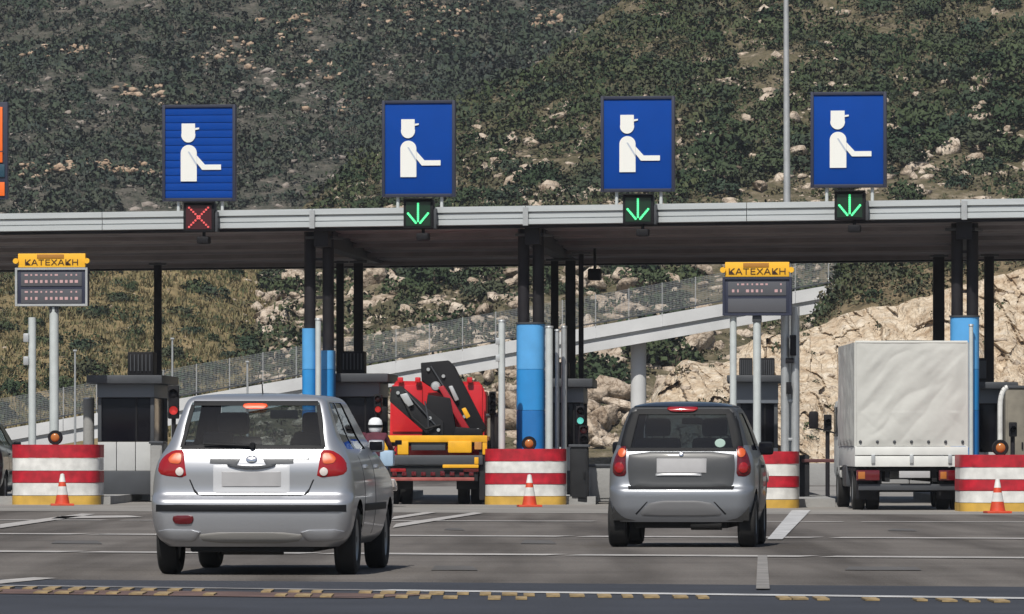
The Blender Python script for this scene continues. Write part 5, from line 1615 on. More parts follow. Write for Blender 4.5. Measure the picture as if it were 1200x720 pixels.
    patch(f, circ(0.0, 0.955, 0.05, 0.030), "badge", M['chrome'], root, 0.012, 0.006, 0)
    patch(f, [(0.335, 0.963), (0.475, 0.963), (0.475, 0.950), (0.335, 0.950)], "model_strip", M['rim'], root, 0.005, 0, 0, depth=0.01)
    # rear window surround, brake lamp, wiper
    def frame_strip(a, b, wd, nm):
        a, b = Vector(a), Vector(b); t = (b - a).normalized(); nn = Vector((-t.y, t.x)) * wd
        patch(f, [tuple(a - nn), tuple(b - nn), tuple(b + nn), tuple(a + nn)], nm, M['trim'], root, 0.004, 0, 0, depth=0.012)
    frame_strip((-0.585, 1.052), (0.585, 1.052), 0.018, "window_seal"); frame_strip((-0.515, 1.412), (0.515, 1.412), 0.020, "window_seal")
    frame_strip((-0.585, 1.05), (-0.518, 1.40), 0.016, "window_seal"); frame_strip((0.585, 1.05), (0.518, 1.40), 0.016, "window_seal")
    patch(f, [(-0.09, 1.412), (0.09, 1.412), (0.105, 1.385), (0.07, 1.366), (-0.07, 1.366), (-0.105, 1.385)], "high_brake_light", M['brake_lit'], root, 0.030, 0.006, 1)
    wm_ = MB(); ya = f.rear(0, 1.06)
    wm_.cyl((0.0, ya - 0.03, 1.062), (-0.40, f.rear(-0.4, 1.075) - 0.03, 1.075), 0.012, 0.008, 8); wm_.cyl((0.0, ya + 0.02, 1.062), (0.0, ya - 0.045, 1.062), 0.028, 0.022, 14)
    wm_.build("rear_wiper", M['trim'], root)
    MB().cyl((0.02, 0.70, 1.49), (0.02, 0.62, 1.60), 0.006, 0.003, 6).build("aerial", M['trim'], root)
    for sd in (1, -1):
        x = f.side(2.35, 1.05) + 0.06
        mm = MB().box((sd * x, 2.33, 1.06), (0.14, 0.08, 0.105), bev=0.03).build("door_mirror", M[paint], root)
        MB().box((sd * x, 2.28, 1.06), (0.11, 0.012, 0.075), bev=0.01).build("mirror_glass", M['booth_glass'], mm)
        patch(f, [(0.98, 0.58), (2.70, 0.58), (2.70, 0.52), (0.98, 0.52)], "side_strip", M['trim'], root, 0.010, 0.004, 0, sd)
        for yy in (1.10, 1.95):
            patch(f, [(yy, 0.905), (yy + 0.19, 0.905), (yy + 0.19, 0.87), (yy, 0.87)], "door_handle", M[paint], root, 0.022, 0.006, 1, sd)
        for (ya, yb) in ((0.98, 1.0), (1.80, 1.815)):
            patch(f, [(ya, 0.98), (ya + 0.012, 0.98), (yb + 0.012, 0.32), (yb, 0.32)], "door_gap", M['trim'], root, 0.002, 0, 0, sd, 0.01)
        patch(f, [(3.42, 0.78), (3.66, 0.74), (3.70, 0.66), (3.45, 0.68)], "headlight", M['clear_lens'], root, 0.01, 0.005, 1, sd)
    return root

RG = math.radians
o = hatchback("silver_hatchback", Vector(((293 - 600) / F * 48.85, 48.85, 0.0)), RG(-4.6), 'silver', "silver five door hatchback with lit brake light waiting at the left")
d_ = 106.0
hatchback("black_hatchback", Vector(((-53 - 600) / F * d_, d_, 0.004)), RG(-3), 'car_black', "black car cut off by the left edge behind the striped barrier")

def small_car():
    d = 62.0
    root = empty("small_hatchback", Vector(((797.5 - 600) / F * d, d, 0)), RG(-6.0), "small two seat dark grey and silver city car seen from behind", "car")
    L = 2.5
    f = Form([(0.265, 0.06, 2.36, 0.69, 0.16, 0.26),
              (0.32, 0.030, 2.44, 0.715, 0.17, 0.30),
              (0.42, 0.004, 2.49, 0.742, 0.17, 0.32),
              (0.54, 0.000, 2.50, 0.752, 0.17, 0.34),
              (0.600, 0.012, 2.49, 0.755, 0.17, 0.34),
              (0.635, 0.050, 2.48, 0.756, 0.16, 0.34),
              (0.72, 0.070, 2.44, 0.756, 0.15, 0.34),
              (0.84, 0.080, 2.32, 0.750, 0.14, 0.30),
              (0.93, 0.095, 2.18, 0.732, 0.14, 0.24),
              (1.01, 0.125, 2.08, 0.700, 0.14, 0.18),
              (1.10, 0.155, 1.96, 0.670, 0.10, 0.14),
              (1.20, 0.190, 1.82, 0.640, 0.085, 0.12),
              (1.30, 0.225, 1.67, 0.605, 0.075, 0.11),
              (1.40, 0.265, 1.52, 0.565, 0.07, 0.10),
              (1.45, 0.29, 1.44, 0.535, 0.075, 0.11),
              (1.485, 0.40, 1.36, 0.455, 0.12, 0.15),
              (1.505, 0.52, 1.25, 0.33, 0.14, 0.16),
              (1.515, 0.72, 1.08, 0.16, 0.10, 0.10)], crown=0.05, barrel=0.02, L=L)
    zs = list(np.linspace(0.265, 0.70, 26)) + list(np.linspace(0.72, 1.01, 14)) + list(np.linspace(1.035, 1.40, 14)) + [1.42, 1.436, 1.45, 1.468, 1.485, 1.497, 1.505, 1.515]
    ax = [(0.40, 0.28), (2.08, 0.28)]
    car_body(f, zs, 1.01, 1.40, [(0.20, 0.66)], ax, 0.33, M['tridion'], root, M['carglass_dark'])
    bo = [c for c in root.children if c.name.startswith('body')][0]; bo.data.materials.append(M['smart_grey'])
    for q in bo.data.polygons:          # charcoal roof; shade on the silver pillars is put into the same colour
        if q.center.z > 1.075: q.material_index = 1
    liner(ax, 0.33, 0.745, root)
    MB().box((0, L / 2, 0.25), (0.98, L - 0.3, 0.10), bev=0.02).build("underbody", M['under'], root)
    mb = MB(); mb.box((0, 0.32, 0.27), (0.92, 0.36, 0.12), bev=0.03); mb.cyl((0.1, 0.14, 0.24), (0.42, 0.14, 0.24), 0.06, 0.06, 14); mb.build("rear_underside", M['under'], root)
    MB().box((0, 1.2, 0.36), (1.2, 1.3, 0.05)).build("floor_pan", M['under'], root, 0)
    MB().box((0, 0.36, 0.95), (1.15, 0.40, 0.03), bev=0.01).build("parcel_shelf", M['seat'], root)
    MB().box((0, 1.92, 0.94), (1.25, 0.30, 0.14), bev=0.05).build("dashboard", M['seat'], root)
    seats(root, 0.82, 0, 0.83, 0.30, rear=False)
    MB().box((0.0, 1.62, 1.32), (0.22, 0.03, 0.07), bev=0.015).build("inside_mirror", M['trim'], root)
    make_wheel(0.28, 0.19, root, [(0.675, 0.40, 1), (-0.675, 0.40, -1), (0.655, 2.08, 1), (-0.655, 2.08, -1)])
    G_ = M['smart_grey']
    tg = [(-0.545, 0.995), (0.545, 0.995), (0.560, 0.85), (0.545, 0.66), (0.50, 0.628), (-0.50, 0.628), (-0.545, 0.66), (-0.560, 0.85)]
    patch(f, tg, "tailgate", G_, root, 0.014, 0.006, 1, rings=7)
    patch(f, [(-0.555, 0.640), (0.555, 0.640), (0.545, 0.602), (-0.545, 0.602)], "tailgate_gap", M['trim'], root, 0.004, 0, 0, depth=0.02)
    patch(f, [(-0.30, 0.485), (0.30, 0.485), (0.43, 0.36), (0.40, 0.325), (-0.40, 0.325), (-0.43, 0.36)], "bumper_valance", mat("mid_grey_valance", (0.13, 0.132, 0.138), 0.55), root, 0.007, 0, 1)
    for sd in (1, -1):
        T = lambda q: q if sd > 0 else mirror_poly(q)
        tl = patch(f, T([(0.575, 1.055), (0.640, 1.050), (0.695, 0.96), (0.725, 0.84), (0.718, 0.765), (0.665, 0.735), (0.572, 0.745), (0.580, 0.90)]), "tail_light", M['tail_dark'], root, 0.012, 0.010, 1)
        patch(f, T(circ(0.622, 0.985, 0.046, 0.050)), "indicator_lens", M['orange_lens'], tl, 0.028, 0.008, 0, depth=0.02)
        patch(f, T(circ(0.648, 0.83, 0.055, 0.060)), "brake_lens", M['tail_red'], tl, 0.028, 0.008, 0, depth=0.02)
        patch(f, T([(0.34, 0.475), (0.355, 0.475), (0.475, 0.35), (0.46, 0.34)]), "bumper_gap", M['trim'], root, 0.002, 0, 0, depth=0.01)
        patch(f, [(0.78, 0.93), (1.95, 0.90), (1.98, 0.5), (1.72, 0.36), (0.88, 0.36), (0.76, 0.55)], "door", G_, root, 0.012, 0.006, 1, sd)
        patch(f, [(0.98, 0.86), (1.14, 0.86), (1.14, 0.825), (0.98, 0.825)], "door_handle", M['trim'], root, 0.035, 0.006, 1, sd)
        patch(f, [(2.12, 0.80), (2.30, 0.78), (2.32, 0.68), (2.14, 0.66)], "headlight", M['clear_lens'], root, 0.012, 0.006, 1, sd)
        x = f.side(1.75, 1.04) + 0.08
        mm = MB().box((sd * x, 1.72, 1.03), (0.16, 0.09, 0.14), bev=0.035).build("door_mirror", M['trim'], root)
        MB().box((sd * x, 1.67, 1.03), (0.13, 0.012, 0.11), bev=0.01).build("mirror_glass", M['booth_glass'], mm)
    patch(f, [(-0.29, 0.940), (0.29, 0.940), (0.29, 0.735), (-0.29, 0.735)], "plate_bay", M['trim'], root, 0.017, 0, 0)
    patch(f, [(-0.265, 0.928), (0.275, 0.928), (0.275, 0.772), (-0.265, 0.772)], "number_plate", M['plate'], root, 0.026, 0, 0)
    patch(f, [(-0.27, 0.768), (0.22, 0.768), (0.22, 0.745), (-0.27, 0.745)], "plate_lip", M['lip_and_recess_light'], root, 0.030, 0.004, 0)
    patch(f, circ(0.0, 0.972, 0.026), "badge", M['chrome'], root, 0.026, 0.004, 0)
    def fs(a, b, wd):
        a, b = Vector(a), Vector(b); t = (b - a).normalized(); nn = Vector((-t.y, t.x)) * wd
        patch(f, [tuple(a - nn), tuple(b - nn), tuple(b + nn), tuple(a + nn)], "window_seal", M['trim'], root, 0.005, 0, 0, depth=0.012)
    fs((-0.57, 1.018), (0.57, 1.018), 0.018); fs((-0.51, 1.412), (0.51, 1.412), 0.030); fs((-0.592, 1.03), (-0.508, 1.41), 0.058); fs((0.592, 1.03), (0.508, 1.41), 0.058)
    patch(f, [(-0.15, 1.468), (0.15, 1.468), (0.165, 1.438), (0.12, 1.412), (-0.12, 1.412), (-0.165, 1.438)], "high_brake_light", M['tail_red'], root, 0.022, 0.008, 1)
    rp = []     # black roof panel following the top of the shell
    mb = MB(); zr = [1.462, 1.474, 1.485, 1.497, 1.505, 1.5145]
    rows = [f.outline(z) for z in zr]; n_ = len(rows[0])
    V_ = [(x * 1.004, y + (0.004 if y > 1 else -0.004), z + 0.006) for z, r_ in zip(zr, rows) for (x, y) in r_]
    mb._add(V_ + [(0, 0.9, 1.526)], [(i * n_ + j, i * n_ + (j + 1) % n_, (i + 1) * n_ + (j + 1) % n_, (i + 1) * n_ + j) for i in range(len(zr) - 1) for j in range(n_)] + [((len(zr) - 1) * n_ + j, (len(zr) - 1) * n_ + (j + 1) % n_, len(V_)) for j in range(n_)])
    mb.build("roof_panel", M['car_black'], root, 50)
    patch(f, circ(0.40, 1.085, 0.055, 0.045), "window_sticker", mat("pale_green_sticker", (0.25, 0.36, 0.32), 0.6), root, 0.002, 0, 0, depth=0.004)
    return root
small_car()

# ------------------------------------------------------------------ white tarpaulin truck on the right
d = GD(598); s = d / F; p = W(1068, 0, d - 0.55)
truck = empty("tarpaulin_truck", (p.x, p.y, 0), RG(0.3), "box truck with a pale grey tarpaulin cover waiting in the right lane", "truck")
TZ = lambda y: (598 - y) * s
hw = 66.8 * s; zt = TZ(400); zb = TZ(523); L = 4.4
def canvas(u0, u1, v0, v1, nu, nv, fn, name, seed):
    us, vs_ = np.meshgrid(np.linspace(u0, u1, nu), np.linspace(v0, v1, nv))
    x, y = us.ravel(), vs_.ravel()
    co = fn(x, y, seed)
    i = np.arange(nu * nv).reshape(nv, nu)
    f = np.stack([i[:-1, :-1].ravel(), i[:-1, 1:].ravel(), i[1:, 1:].ravel(), i[1:, :-1].ravel()], 1)
    return mesh_np(name, co, f, M['canvas'], truck, smooth=True)
def wr(u, v, seed, e):
    """diagonal tension folds pulled from the upper left corner, and soft hollows"""
    q = fbm(u * 0.9 - v * 0.9, (u + v) * 0.35, seed, 3) * 0.07 + np.abs(fbm((u - v) * 2.0 + 0.6 * fbm(u, v, 3, 2), (u + v) * 0.6, seed + 3, 3)) * 0.07 + np.abs(fbm((u + v) * 3.0, (u - v) * 0.6, seed + 5, 2)) * 0.02 * (v < 1.6) + fbm(u * 5, v * 5, seed + 9, 3) * 0.008
    return q * np.clip(e, 0, 1)
def f_rear(x, z, sd):
    e = np.minimum.reduce([(hw - np.abs(x)) / 0.2, (zt - z) / 0.15, (z - zb) / 0.12 + 0.15])
    y = -0.02 - wr(x, z, sd, e)
    return np.stack([x, y, z + 0 * x], 1)
canvas(-hw + 0.03, hw - 0.03, zb, zt - 0.03, 90, 90, f_rear, "rear_canvas", 31)
def f_side(sgn):
    def g(y, z, sd):
        e = np.minimum.reduce([(y) / 0.2, (L - y) / 0.2, (zt - z) / 0.2, (z - zb) / 0.12 + 0.15])
        rib = 0.012 * np.cos(y / L * 2 * PI * 5)
        return np.stack([sgn * (hw - 0.01 + wr(y, z, sd, e) * 0.7 + rib * np.clip(e, 0, 1)), y, z], 1)
    return g
for sg in (1, -1):
    canvas(0.02, L - 0.02, zb, zt - 0.03, 100, 50, f_side(sg), "side_canvas", 41 + sg)
def f_top(x, y, sd):
    return np.stack([x, y, zt - 0.03 + 0.03 * np.cos(x / hw * PI / 2) + fbm(x * 2, y * 2, sd, 3) * 0.03], 1)
canvas(-hw + 0.02, hw - 0.02, 0.0, L, 30, 60, f_top, "roof_canvas", 51)
e_ = MB()
for sg in (1, -1):
    e_.cyl((sg * (hw - 0.025), 0.0, zb - 0.02), (sg * (hw - 0.025), 0.0, zt - 0.03), 0.028, 0.028, 10)
e_.cyl((-hw + 0.02, 0.0, zt - 0.03), (hw - 0.02, 0.0, zt - 0.03), 0.03, 0.03, 10)
e_.build("canvas_edge", M['canvas'], truck)
MB().box((0, L / 2, (zb + zt) / 2), (2 * hw - 0.16, L - 0.2, zt - zb - 0.14)).build("cover_frame", M['dgrey'], truck, 0)
for k in range(7):
    x = -hw + 0.10 + (2 * hw - 0.2) * k / 6
    MB().lathe([(0, -0.018), (0.014, -0.016), (0.026, 0.0)], 'Y', 12, (x, -0.035, zb + 0.07)).build("eyelet", M['dgrey'], truck)
for (ya, yb) in ((523.5, 533.5), (534.5, 547)):
    MB().box((0, -0.01, (TZ(ya) + TZ(yb)) / 2), (2 * hw - 0.02, 0.06, TZ(ya) - TZ(yb)), bev=0.008).build("tail_board", M['truck_white'], truck)
for k, x in enumerate((-0.62, 0.0, 0.62)):
    MB().box((x, -0.055, TZ(538)), (0.06, 0.03, 0.14), bev=0.008).build("board_latch", M['galv'], truck)
for sg in (1, -1):
    MB().box((sg * (hw - 0.04), L / 2, (TZ(523.5) + TZ(547)) / 2), (0.05, L - 0.1, TZ(523.5) - TZ(547)), bev=0.006).build("side_board", M['truck_white'], truck)
MB().box((0, L / 2 + 0.04, TZ(549) - 0.02), (2 * hw - 0.06, L - 0.1, 0.05)).build("bed", M['chassis'], truck, 0)
for sg in (1, -1):
    MB().box((sg * 0.38, 2.9, 0.55), (0.08, 5.6, 0.18), bev=0.01).build("chassis_rail", M['chassis'], truck)
MB().box((0, 0.10, TZ(571)), (1.70, 0.07, 0.10), bev=0.012).build("underrun_bar", M['dgrey'], truck)
for sg in (1, -1):
    MB().box((sg * 0.5, 0.14, TZ(561)), (0.06, 0.06, 0.20)).build("underrun_bracket", M['chassis'], truck, 0)
for (a, b, y0, y1) in ((1004, 1031, 551, 563), (1100, 1124, 551, 563)):
    xm = ((a + b) / 2 - 1068) * s
    tl = MB().box((xm, 0.02, TZ((y0 + y1) / 2)), ((b - a) * s, 0.06, (y1 - y0) * s), bev=0.012).build("tail_light", M['tail_dark'], truck)
    MB().box((xm - (b - a) * s * 0.28, -0.018, TZ((y0 + y1) / 2)), ((b - a) * s * 0.3, 0.02, (y1 - y0) * s * 0.7), bev=0.006).build("indicator_lens", M['amber'], tl)
    MB().box((xm, 0.28, TZ(572)), (0.36, 0.02, 0.36), bev=0.004).build("mudflap", M['black'], truck)
MB().box((0.05, -0.02, TZ(556)), (0.50, 0.02, 0.11), bev=0.006).build("number_plate", M['plate'], truck)
make_wheel(0.36, 0.20, truck, [(0.80, 0.95, 1), (0.57, 0.95, 1), (-0.80, 0.95, -1), (-0.57, 0.95, -1), (0.80, 4.95, 1), (-0.80, 4.95, -1)])
MB().cyl((-0.8, 0.95, 0.36), (0.8, 0.95, 0.36), 0.07, 0.07, 12).build("axle", M['chassis'], truck)
MB().box((-hw + 0.12, 2.6, 0.55), (0.25, 0.9, 0.36), bev=0.04).build("fuel_tank", M['dgrey'], truck)
cb = MB(); cb.box((0, 5.25, 1.15), (1.80, 1.45, 1.35), bev=0.12); cabo = cb.build("cab", M['truck_white'], truck)
MB().box((0, 5.99, 1.45), (1.6, 0.02, 0.55), bev=0.01).build("windscreen", M['booth_glass'], cabo)
for sg in (1, -1):
    MB().box((sg * 0.905, 5.25, 1.45), (0.02, 0.9, 0.5), bev=0.01).build("door_window", M['booth_glass'], cabo)
    ms = 98.0 + 4.6
    mx_ = (1069.5 - (970 if sg < 0 else 1160) - 0) * s
    mo = MB().box((sg * 1.28, 5.35, 1.48), (0.16, 0.10, 0.30), bev=0.04).build("door_mirror", M['black'], truck)
    MB().tube([(sg * 0.88, 5.35, 1.25), (sg * 1.26, 5.35, 1.35)], 0.014).build("mirror_arm", M['black'], mo)

# ------------------------------------------------------------------ red crane truck
d = GD(591.5); s = d / F; p = W(508, 0, d - 0.3)
ct = empty("crane_truck", (p.x, p.y, 0), RG(-1.5), "red flatbed truck with a folded black loading crane and yellow bed frame", "truck")
X = lambda px: (px - 508) * s
Zc = lambda py: (591.5 - py) * s
def cbx(name, m_, x0, x1, y0, y1, a, b, parent=ct, bev=0.012):
    return MB().box(((X(x0) + X(x1)) / 2, (a + b) / 2, (Zc(y0) + Zc(y1)) / 2), (abs(X(x1) - X(x0)), b - a, abs(Zc(y0) - Zc(y1))), bev=bev).build(name, m_, parent)
# cab and headboard
hb = MB(); hb.prism([(X(449), Zc(512)), (X(562), Zc(512)), (X(562), Zc(455)), (X(556), Zc(446)), (X(457), Zc(445)), (X(450), Zc(455))], 2.55, 2.63); hb.build("headboard", M['truck_red'], ct, 0)
for x0, x1 in ((452, 488), (538, 560)):
    cbx("headboard_panel", M['truck_red'], x0, x1, 450, 506, 2.51, 2.546)
cabm = MB(); cabm.box((0, 3.75, Zc(500)), (1.72, 1.5, 1.35), bev=0.14); cab_ = cabm.build("cab", M['truck_red'], ct)
MB().box((0, 4.51, 1.75), (1.45, 0.02, 0.5), bev=0.01).build("windscreen", M['booth_glass'], cab_)
for sg in (1, -1):
    MB().box((sg * 0.866, 3.85, 1.72), (0.02, 0.8, 0.45), bev=0.01).build("door_window", M['booth_glass'], cab_)
    mo = MB().box((sg * 1.08, 4.2, 1.62), (0.14, 0.08, 0.28), bev=0.03).build("door_mirror", M['black'], ct)
    MB().tube([(sg * 0.86, 4.2, 1.6), (sg * 1.06, 4.2, 1.66)], 0.012).build("mirror_arm", M['black'], mo)
for x in (462, 483, 545):
    MB().box((X(x), 2.45, Zc(444)), (0.10, 0.10, 0.10), bev=0.02).build("work_lamp", M['truck_red'], ct)
# bed
cbx("bed", M['chassis'], 449, 570, 517, 523, 0.0, 2.5)
cbx("bed_frame", M['truck_yellow'], 449, 571, 510.5, 518.5, -0.06, 0.06)
for (a, b) in ((449, 455), (565, 571)):
    cbx("bed_edge", M['truck_yellow'], a, b, 511.5, 516.5, 0.065, 2.5)
    cbx("frame_post", M['truck_yellow'], a + 0.3, b - 0.3, 517, 533, -0.05, 0.04)
cbx("stowage_box", M['truck_yellow'], 525, 553, 517, 531, -0.10, 0.30, bev=0.03)
cbx("stowage_box", M['truck_yellow'], 466, 479, 517.5, 533, -0.08, 0.20, bev=0.02)
cbx("stowage_box", mat("faded_orange_paint", (0.45, 0.20, 0.05), 0.6, 0, 0.3, 6), 556, 564.5, 518, 527, -0.07, 0.2)
cbx("tool_tray", M['dgrey'], 482, 522, 519, 528, -0.02, 0.5)
cbx("cross_bar", M['dgrey'], 455, 566, 533.5, 545, -0.12, 0.05, bev=0.03)
cbx("yellow_bracket", M['truck_yellow'], 519, 561, 544.5, 548.5, -0.15, -0.125)
cbx("yellow_bracket", M['truck_yellow'], 556, 561, 536, 544, -0.15, -0.125)
cbx("rear_panel", M['chassis'], 456, 560, 546, 564, -0.06, 0.04)
r = random.Random(3)
for k in range(9):
    x = 460 + k * 11.2
    cbx("reflector", M['tail_dark'], x, x + 5.5, 553 + r.uniform(-1, 1), 557.5, -0.085, -0.062, bev=0.006)
for a, b, m_ in ((458, 476, 'tail_red'), (543, 561, 'tail_red')):
    cbx("tail_light", M[m_], a, b, 549, 553, -0.095, -0.062, bev=0.01)
cbx("bumper_bar", mat("faded_red_bar", (0.28, 0.075, 0.065), 0.6, 0, 0.25, 6), 457, 556, 559.5, 563.5, -0.14, -0.065)
cbx("side_panel", M['chassis'], 561.5, 570.5, 518, 586, -0.03, 0.55)
cbx("side_panel", M['chassis'], 450, 457, 530, 578, -0.03, 0.55)
for sg in (1, -1):
    MB().box((sg * 0.36, 2.2, 0.58), (0.08, 4.3, 0.2), bev=0.01).build("chassis_rail", M['chassis'], ct)
    MB().box((sg * 0.60, 0.20, 0.44), (0.40, 0.02, 0.34), bev=0.004).build("mudflap", M['black'], ct)
make_wheel(0.34, 0.20, ct, [(0.74, 0.85, 1), (0.51, 0.85, 1), (-0.74, 0.85, -1), (-0.51, 0.85, -1), (0.74, 3.7, 1), (-0.74, 3.7, -1)])
# folded crane, behind the headboard
def boom(pts, y0, y1, name, m_, parent=ct):
    mb = MB(); mb.prism([(X(a), Zc(b)) for a, b in pts], y0, y1)
    bmesh.ops.bevel(mb.bm, geom=list(mb.bm.edges), offset=0.02, segments=2, profile=0.6, affect='EDGES', clamp_overlap=True)
    return mb.build(name, m_, parent, 30)
cr = boom([(488, 424), (521, 421), (528, 428), (566, 502), (557, 513), (540, 510), (523, 468), (489, 446)], 1.85, 2.15, "upper_boom", M['black'])
boom([(454, 452), (466, 452), (516, 494), (516, 512), (500, 512), (452, 470)], 1.50, 1.80, "lower_boom", M['chassis'])
boom([(497, 462), (524, 466), (532, 511), (490, 511)], 1.55, 1.84, "crane_column", M['black'])
boom([(509, 453), (516, 451), (548, 504), (541, 508)], 1.58, 1.80, "hydraulic_ram", mat("dark_red_ram", (0.33, 0.012, 0.02), 0.4), ct)
boom([(537, 479), (542, 477), (548, 488), (543, 491)], 1.50, 1.575, "yellow_tag", M['truck_yellow'], ct)
boom([(521, 452), (526, 451), (534, 468), (529, 470)], 1.76, 1.845, "ram_head", M['galv'], ct)
boom([(464, 462), (473, 460), (481, 474), (473, 477)], 1.42, 1.495, "outrigger_plate", M['galv'], ct)
MB().lathe([(0, -0.05), (0.07, -0.04), (0.09, 0.0), (0.09, 0.30), (0, 0.30)], 'Y', 18, (X(506), 1.80, Zc(452))).build("boom_pivot", M['galv'], ct)
boom([(530, 500), (562, 503), (562, 512), (528, 512)], 1.45, 1.9, "crane_base", M['black'])
for i, (xa, ya, xb, yb) in enumerate(((500, 428, 548, 506), (470, 457, 508, 500), (494, 470, 498, 508))):
    MB().tube([(X(xa), 1.82 - 0.33 * (i > 0), Zc(ya)), (X((xa + xb) / 2 + 2), 1.78 - 0.33 * (i > 0), Zc((ya + yb) / 2 + 2)), (X(xb), 1.82 - 0.33 * (i > 0), Zc(yb))], 0.014, 8).build("hose", M['dgrey'], ct)
for (x, y, yy) in ((497, 432, 1.84), (515, 440, 1.84), (540, 488, 1.84), (556, 504, 1.84), (462, 460, 1.49), (500, 490, 1.49), (510, 504, 1.49)):
    MB().cyl((X(x), yy, Zc(y)), (X(x), yy - 0.03, Zc(y)), 0.035, 0.03, 12).build("pin", M['galv'], ct)
hose = MB(); hose.tube([(X(470), 1.45, Zc(470)), (X(480), 1.40, Zc(490)), (X(495), 1.42, Zc(503)), (X(512), 1.48, Zc(498))], 0.022, 8); hose.build("hose", M['rubber'], ct)

# ------------------------------------------------------------------ motorcyclist between the silver car and the crane truck
d = 101.5; s = d / F; p = W(437, 0, d)
mc = empty("motor_scooter", (p.x, p.y, 0), RG(-4), "dark scooter with a pale blue top box beside the red crane truck", "scooter")
mc.scale = (0.9, 0.9, 0.9)
make_wheel(0.27, 0.12, mc, [(0, 0.0, 1), (0, 1.25, 1)])
MB().box((0, 0.25, 0.58), (0.30, 0.75, 0.34), bev=0.10).build("rear_body", M['chassis'], mc)
MB().box((0, 0.40, 0.80), (0.28, 0.62, 0.10), bev=0.04).build("seat", M['black'], mc)
MB().box((0, 1.02, 0.68), (0.42, 0.12, 0.62), bev=0.05).build("leg_shield", M['chassis'], mc)
MB().box((0, 0.66, 0.34), (0.30, 0.6, 0.08), bev=0.03).build("footboard", M['chassis'], mc)
MB().tube([(-0.34, 0.86, 1.02), (-0.1, 0.98, 1.0), (0.1, 0.98, 1.0), (0.34, 0.86, 1.02)], 0.018).build("handlebar", M['black'], mc)
MB().cyl((0, 1.25, 0.27), (0, 0.98, 1.0), 0.035, 0.03, 10).build("fork", M['dgrey'], mc)
MB().box((0, -0.14, 0.70), (0.16, 0.06, 0.07), bev=0.02).build("tail_light", M['tail_red'], mc)
MB().box((0.27, 0.05, 0.92), (0.26, 0.34, 0.30), bev=0.05).build("top_box", M['paleblue'], mc)
for sg in (1, -1):
    mo = MB().box((sg * 0.40, 0.95, 1.22), (0.13, 0.03, 0.09), bev=0.02).build("mirror", M['booth_glass'], mc)
    MB().tube([(sg * 0.28, 0.9, 1.03), (sg * 0.38, 0.95, 1.2)], 0.008).build("mirror_stalk", M['black'], mo)
def skinned(name, joints, bones, m_, parent, sub=2):
    me = bpy.data.meshes.new(name)
    me.from_pydata([j[0] for j in joints], bones, [])
    o = bpy.data.objects.new(name, me); COL.objects.link(o)
    sk = o.modifiers.new("skin", 'SKIN'); sb = o.modifiers.new("sub", 'SUBSURF'); sb.levels = sub; sb.render_levels = sub
    for v, j in zip(me.skin_vertices[0].data, joints): v.radius = j[1] if isinstance(j[1], tuple) else (j[1], j[1])
    me.skin_vertices[0].data[0].use_root = True
    dg = bpy.context.evaluated_depsgraph_get()
    m2 = bpy.data.meshes.new_from_object(o.evaluated_get(dg)); bpy.data.objects.remove(o)
    m2.name = name
    m2.shade_smooth()
    return link_mesh(name, m2, m_, parent)
rider = empty("person", (p.x, p.y, 0), RG(-4), "motorcyclist in a white helmet and maroon jacket seated on the scooter", "person")
rider.scale = (0.9, 0.9, 0.9)
J = [((0, 0.35, 0.92), (0.15, 0.12)), ((0, 0.36, 1.08), (0.15, 0.11)), ((0, 0.42, 1.28), (0.17, 0.11)), ((0, 0.46, 1.38), (0.10, 0.08)), ((0, 0.48, 1.46), 0.055), ((0, 0.50, 1.55), 0.085),
     ((-0.19, 0.45, 1.35), 0.07), ((-0.27, 0.55, 1.15), 0.052), ((-0.30, 0.80, 1.05), 0.04), ((-0.31, 0.88, 1.035), 0.035),
     ((0.19, 0.45, 1.35), 0.07), ((0.27, 0.55, 1.15), 0.052), ((0.30, 0.80, 1.05), 0.04), ((0.31, 0.88, 1.035), 0.035),
     ((-0.11, 0.40, 0.90), 0.10), ((-0.16, 0.80, 0.86), 0.075), ((-0.15, 0.72, 0.45), 0.05), ((-0.15, 0.84, 0.41), 0.04),
     ((0.11, 0.40, 0.90), 0.10), ((0.16, 0.80, 0.86), 0.075), ((0.15, 0.72, 0.45), 0.05), ((0.15, 0.84, 0.41), 0.04)]
Bn = [(0, 1), (1, 2), (2, 3), (3, 4), (4, 5), (2, 6), (6, 7), (7, 8), (8, 9), (2, 10), (10, 11), (11, 12), (12, 13), (0, 14), (14, 15), (15, 16), (16, 17), (0, 18), (18, 19), (19, 20), (20, 21)]
bd = skinned("body", J, Bn, M['jacket'], rider)
bd.data.materials.append(M['jeans']); bd.data.materials.append(M['skin'])
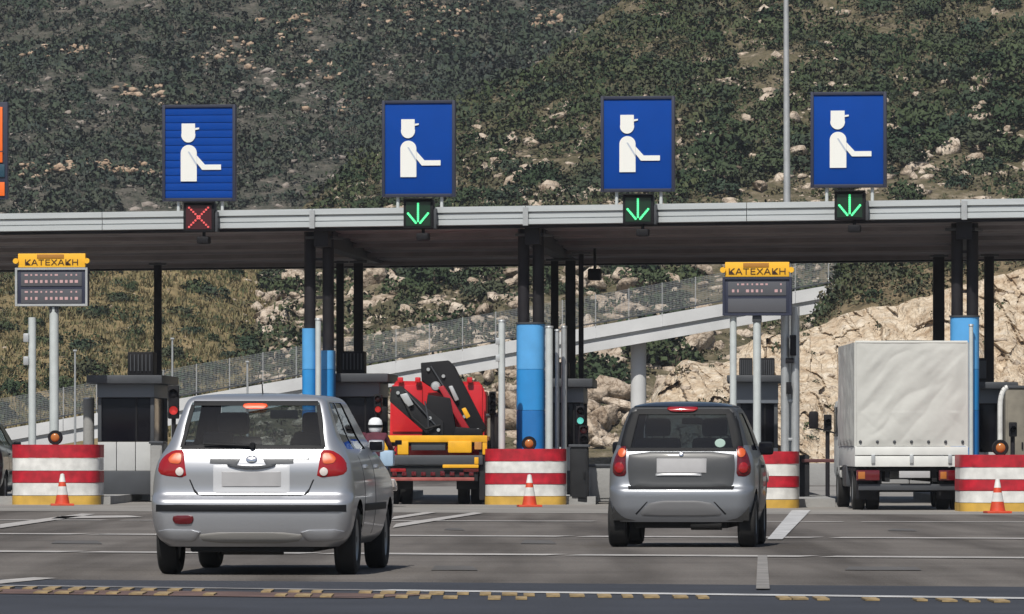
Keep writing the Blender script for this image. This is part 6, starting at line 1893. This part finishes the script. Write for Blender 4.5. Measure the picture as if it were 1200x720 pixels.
for pl_ in bd.data.polygons:
    c = pl_.center
    if c.z < 0.96: pl_.material_index = 1
    elif c.z > 1.45: pl_.material_index = 2
for sg in (1, -1):      # hands: palm with five fingers closed round the grip
    base = Vector((sg * 0.315, 0.875, 1.035))
    hm = MB(); hm.box(base, (0.075, 0.06, 0.035), bev=0.012)
    for k in range(4):
        x = base.x - 0.03 + 0.02 * k
        ln = (0.030, 0.036, 0.034, 0.026)[k]
        hm.tube([(x, base.y + 0.025, base.z + 0.012), (x, base.y + 0.025 + ln, base.z + 0.004), (x, base.y + 0.020 + ln, base.z - 0.026), (x, base.y + 0.022, base.z - 0.036)], 0.009, 8)
    hm.tube([(base.x - sg * 0.034, base.y - 0.01, base.z), (base.x - sg * 0.050, base.y + 0.02, base.z - 0.012), (base.x - sg * 0.046, base.y + 0.045, base.z - 0.024)], 0.010, 8)
    hm.build("glove", M['black'], rider)
hl = MB(); hl.lathe([(0.0, 0.155), (0.07, 0.142), (0.118, 0.10), (0.138, 0.03), (0.138, -0.04), (0.120, -0.10), (0.105, -0.125)], 'Z', 28, (0, 0.50, 1.545))
hel = hl.build("helmet", M['helmet'], rider)
MB().lathe([(0.141, 0.01), (0.143, -0.015), (0.142, -0.045)], 'Z', 28, (0, 0.50, 1.545)).build("helmet_band", M['trim'], hel)

# ------------------------------------------------------------------ the air: thin haze round the whole scene
hz = MB().box((0, 1500, 99), (6100, 5100, 202.2)).build("haze", None, None, smooth=0)
hm = bpy.data.materials.new("thin_haze"); hm.use_nodes = True
ht = hm.node_tree
for n in list(ht.nodes):
    if n.type != 'OUTPUT_MATERIAL': ht.nodes.remove(n)
pv = ht.nodes.new("ShaderNodeVolumePrincipled"); pv.inputs["Color"].default_value = (0.86, 0.91, 1.0, 1); pv.inputs["Density"].default_value = 0.00018; pv.inputs["Anisotropy"].default_value = 0.2
ht.links.new(pv.outputs[0], [n for n in ht.nodes if n.type == 'OUTPUT_MATERIAL'][0].inputs["Volume"])
hz.data.materials.append(hm)
tag(hz, kind='stuff')
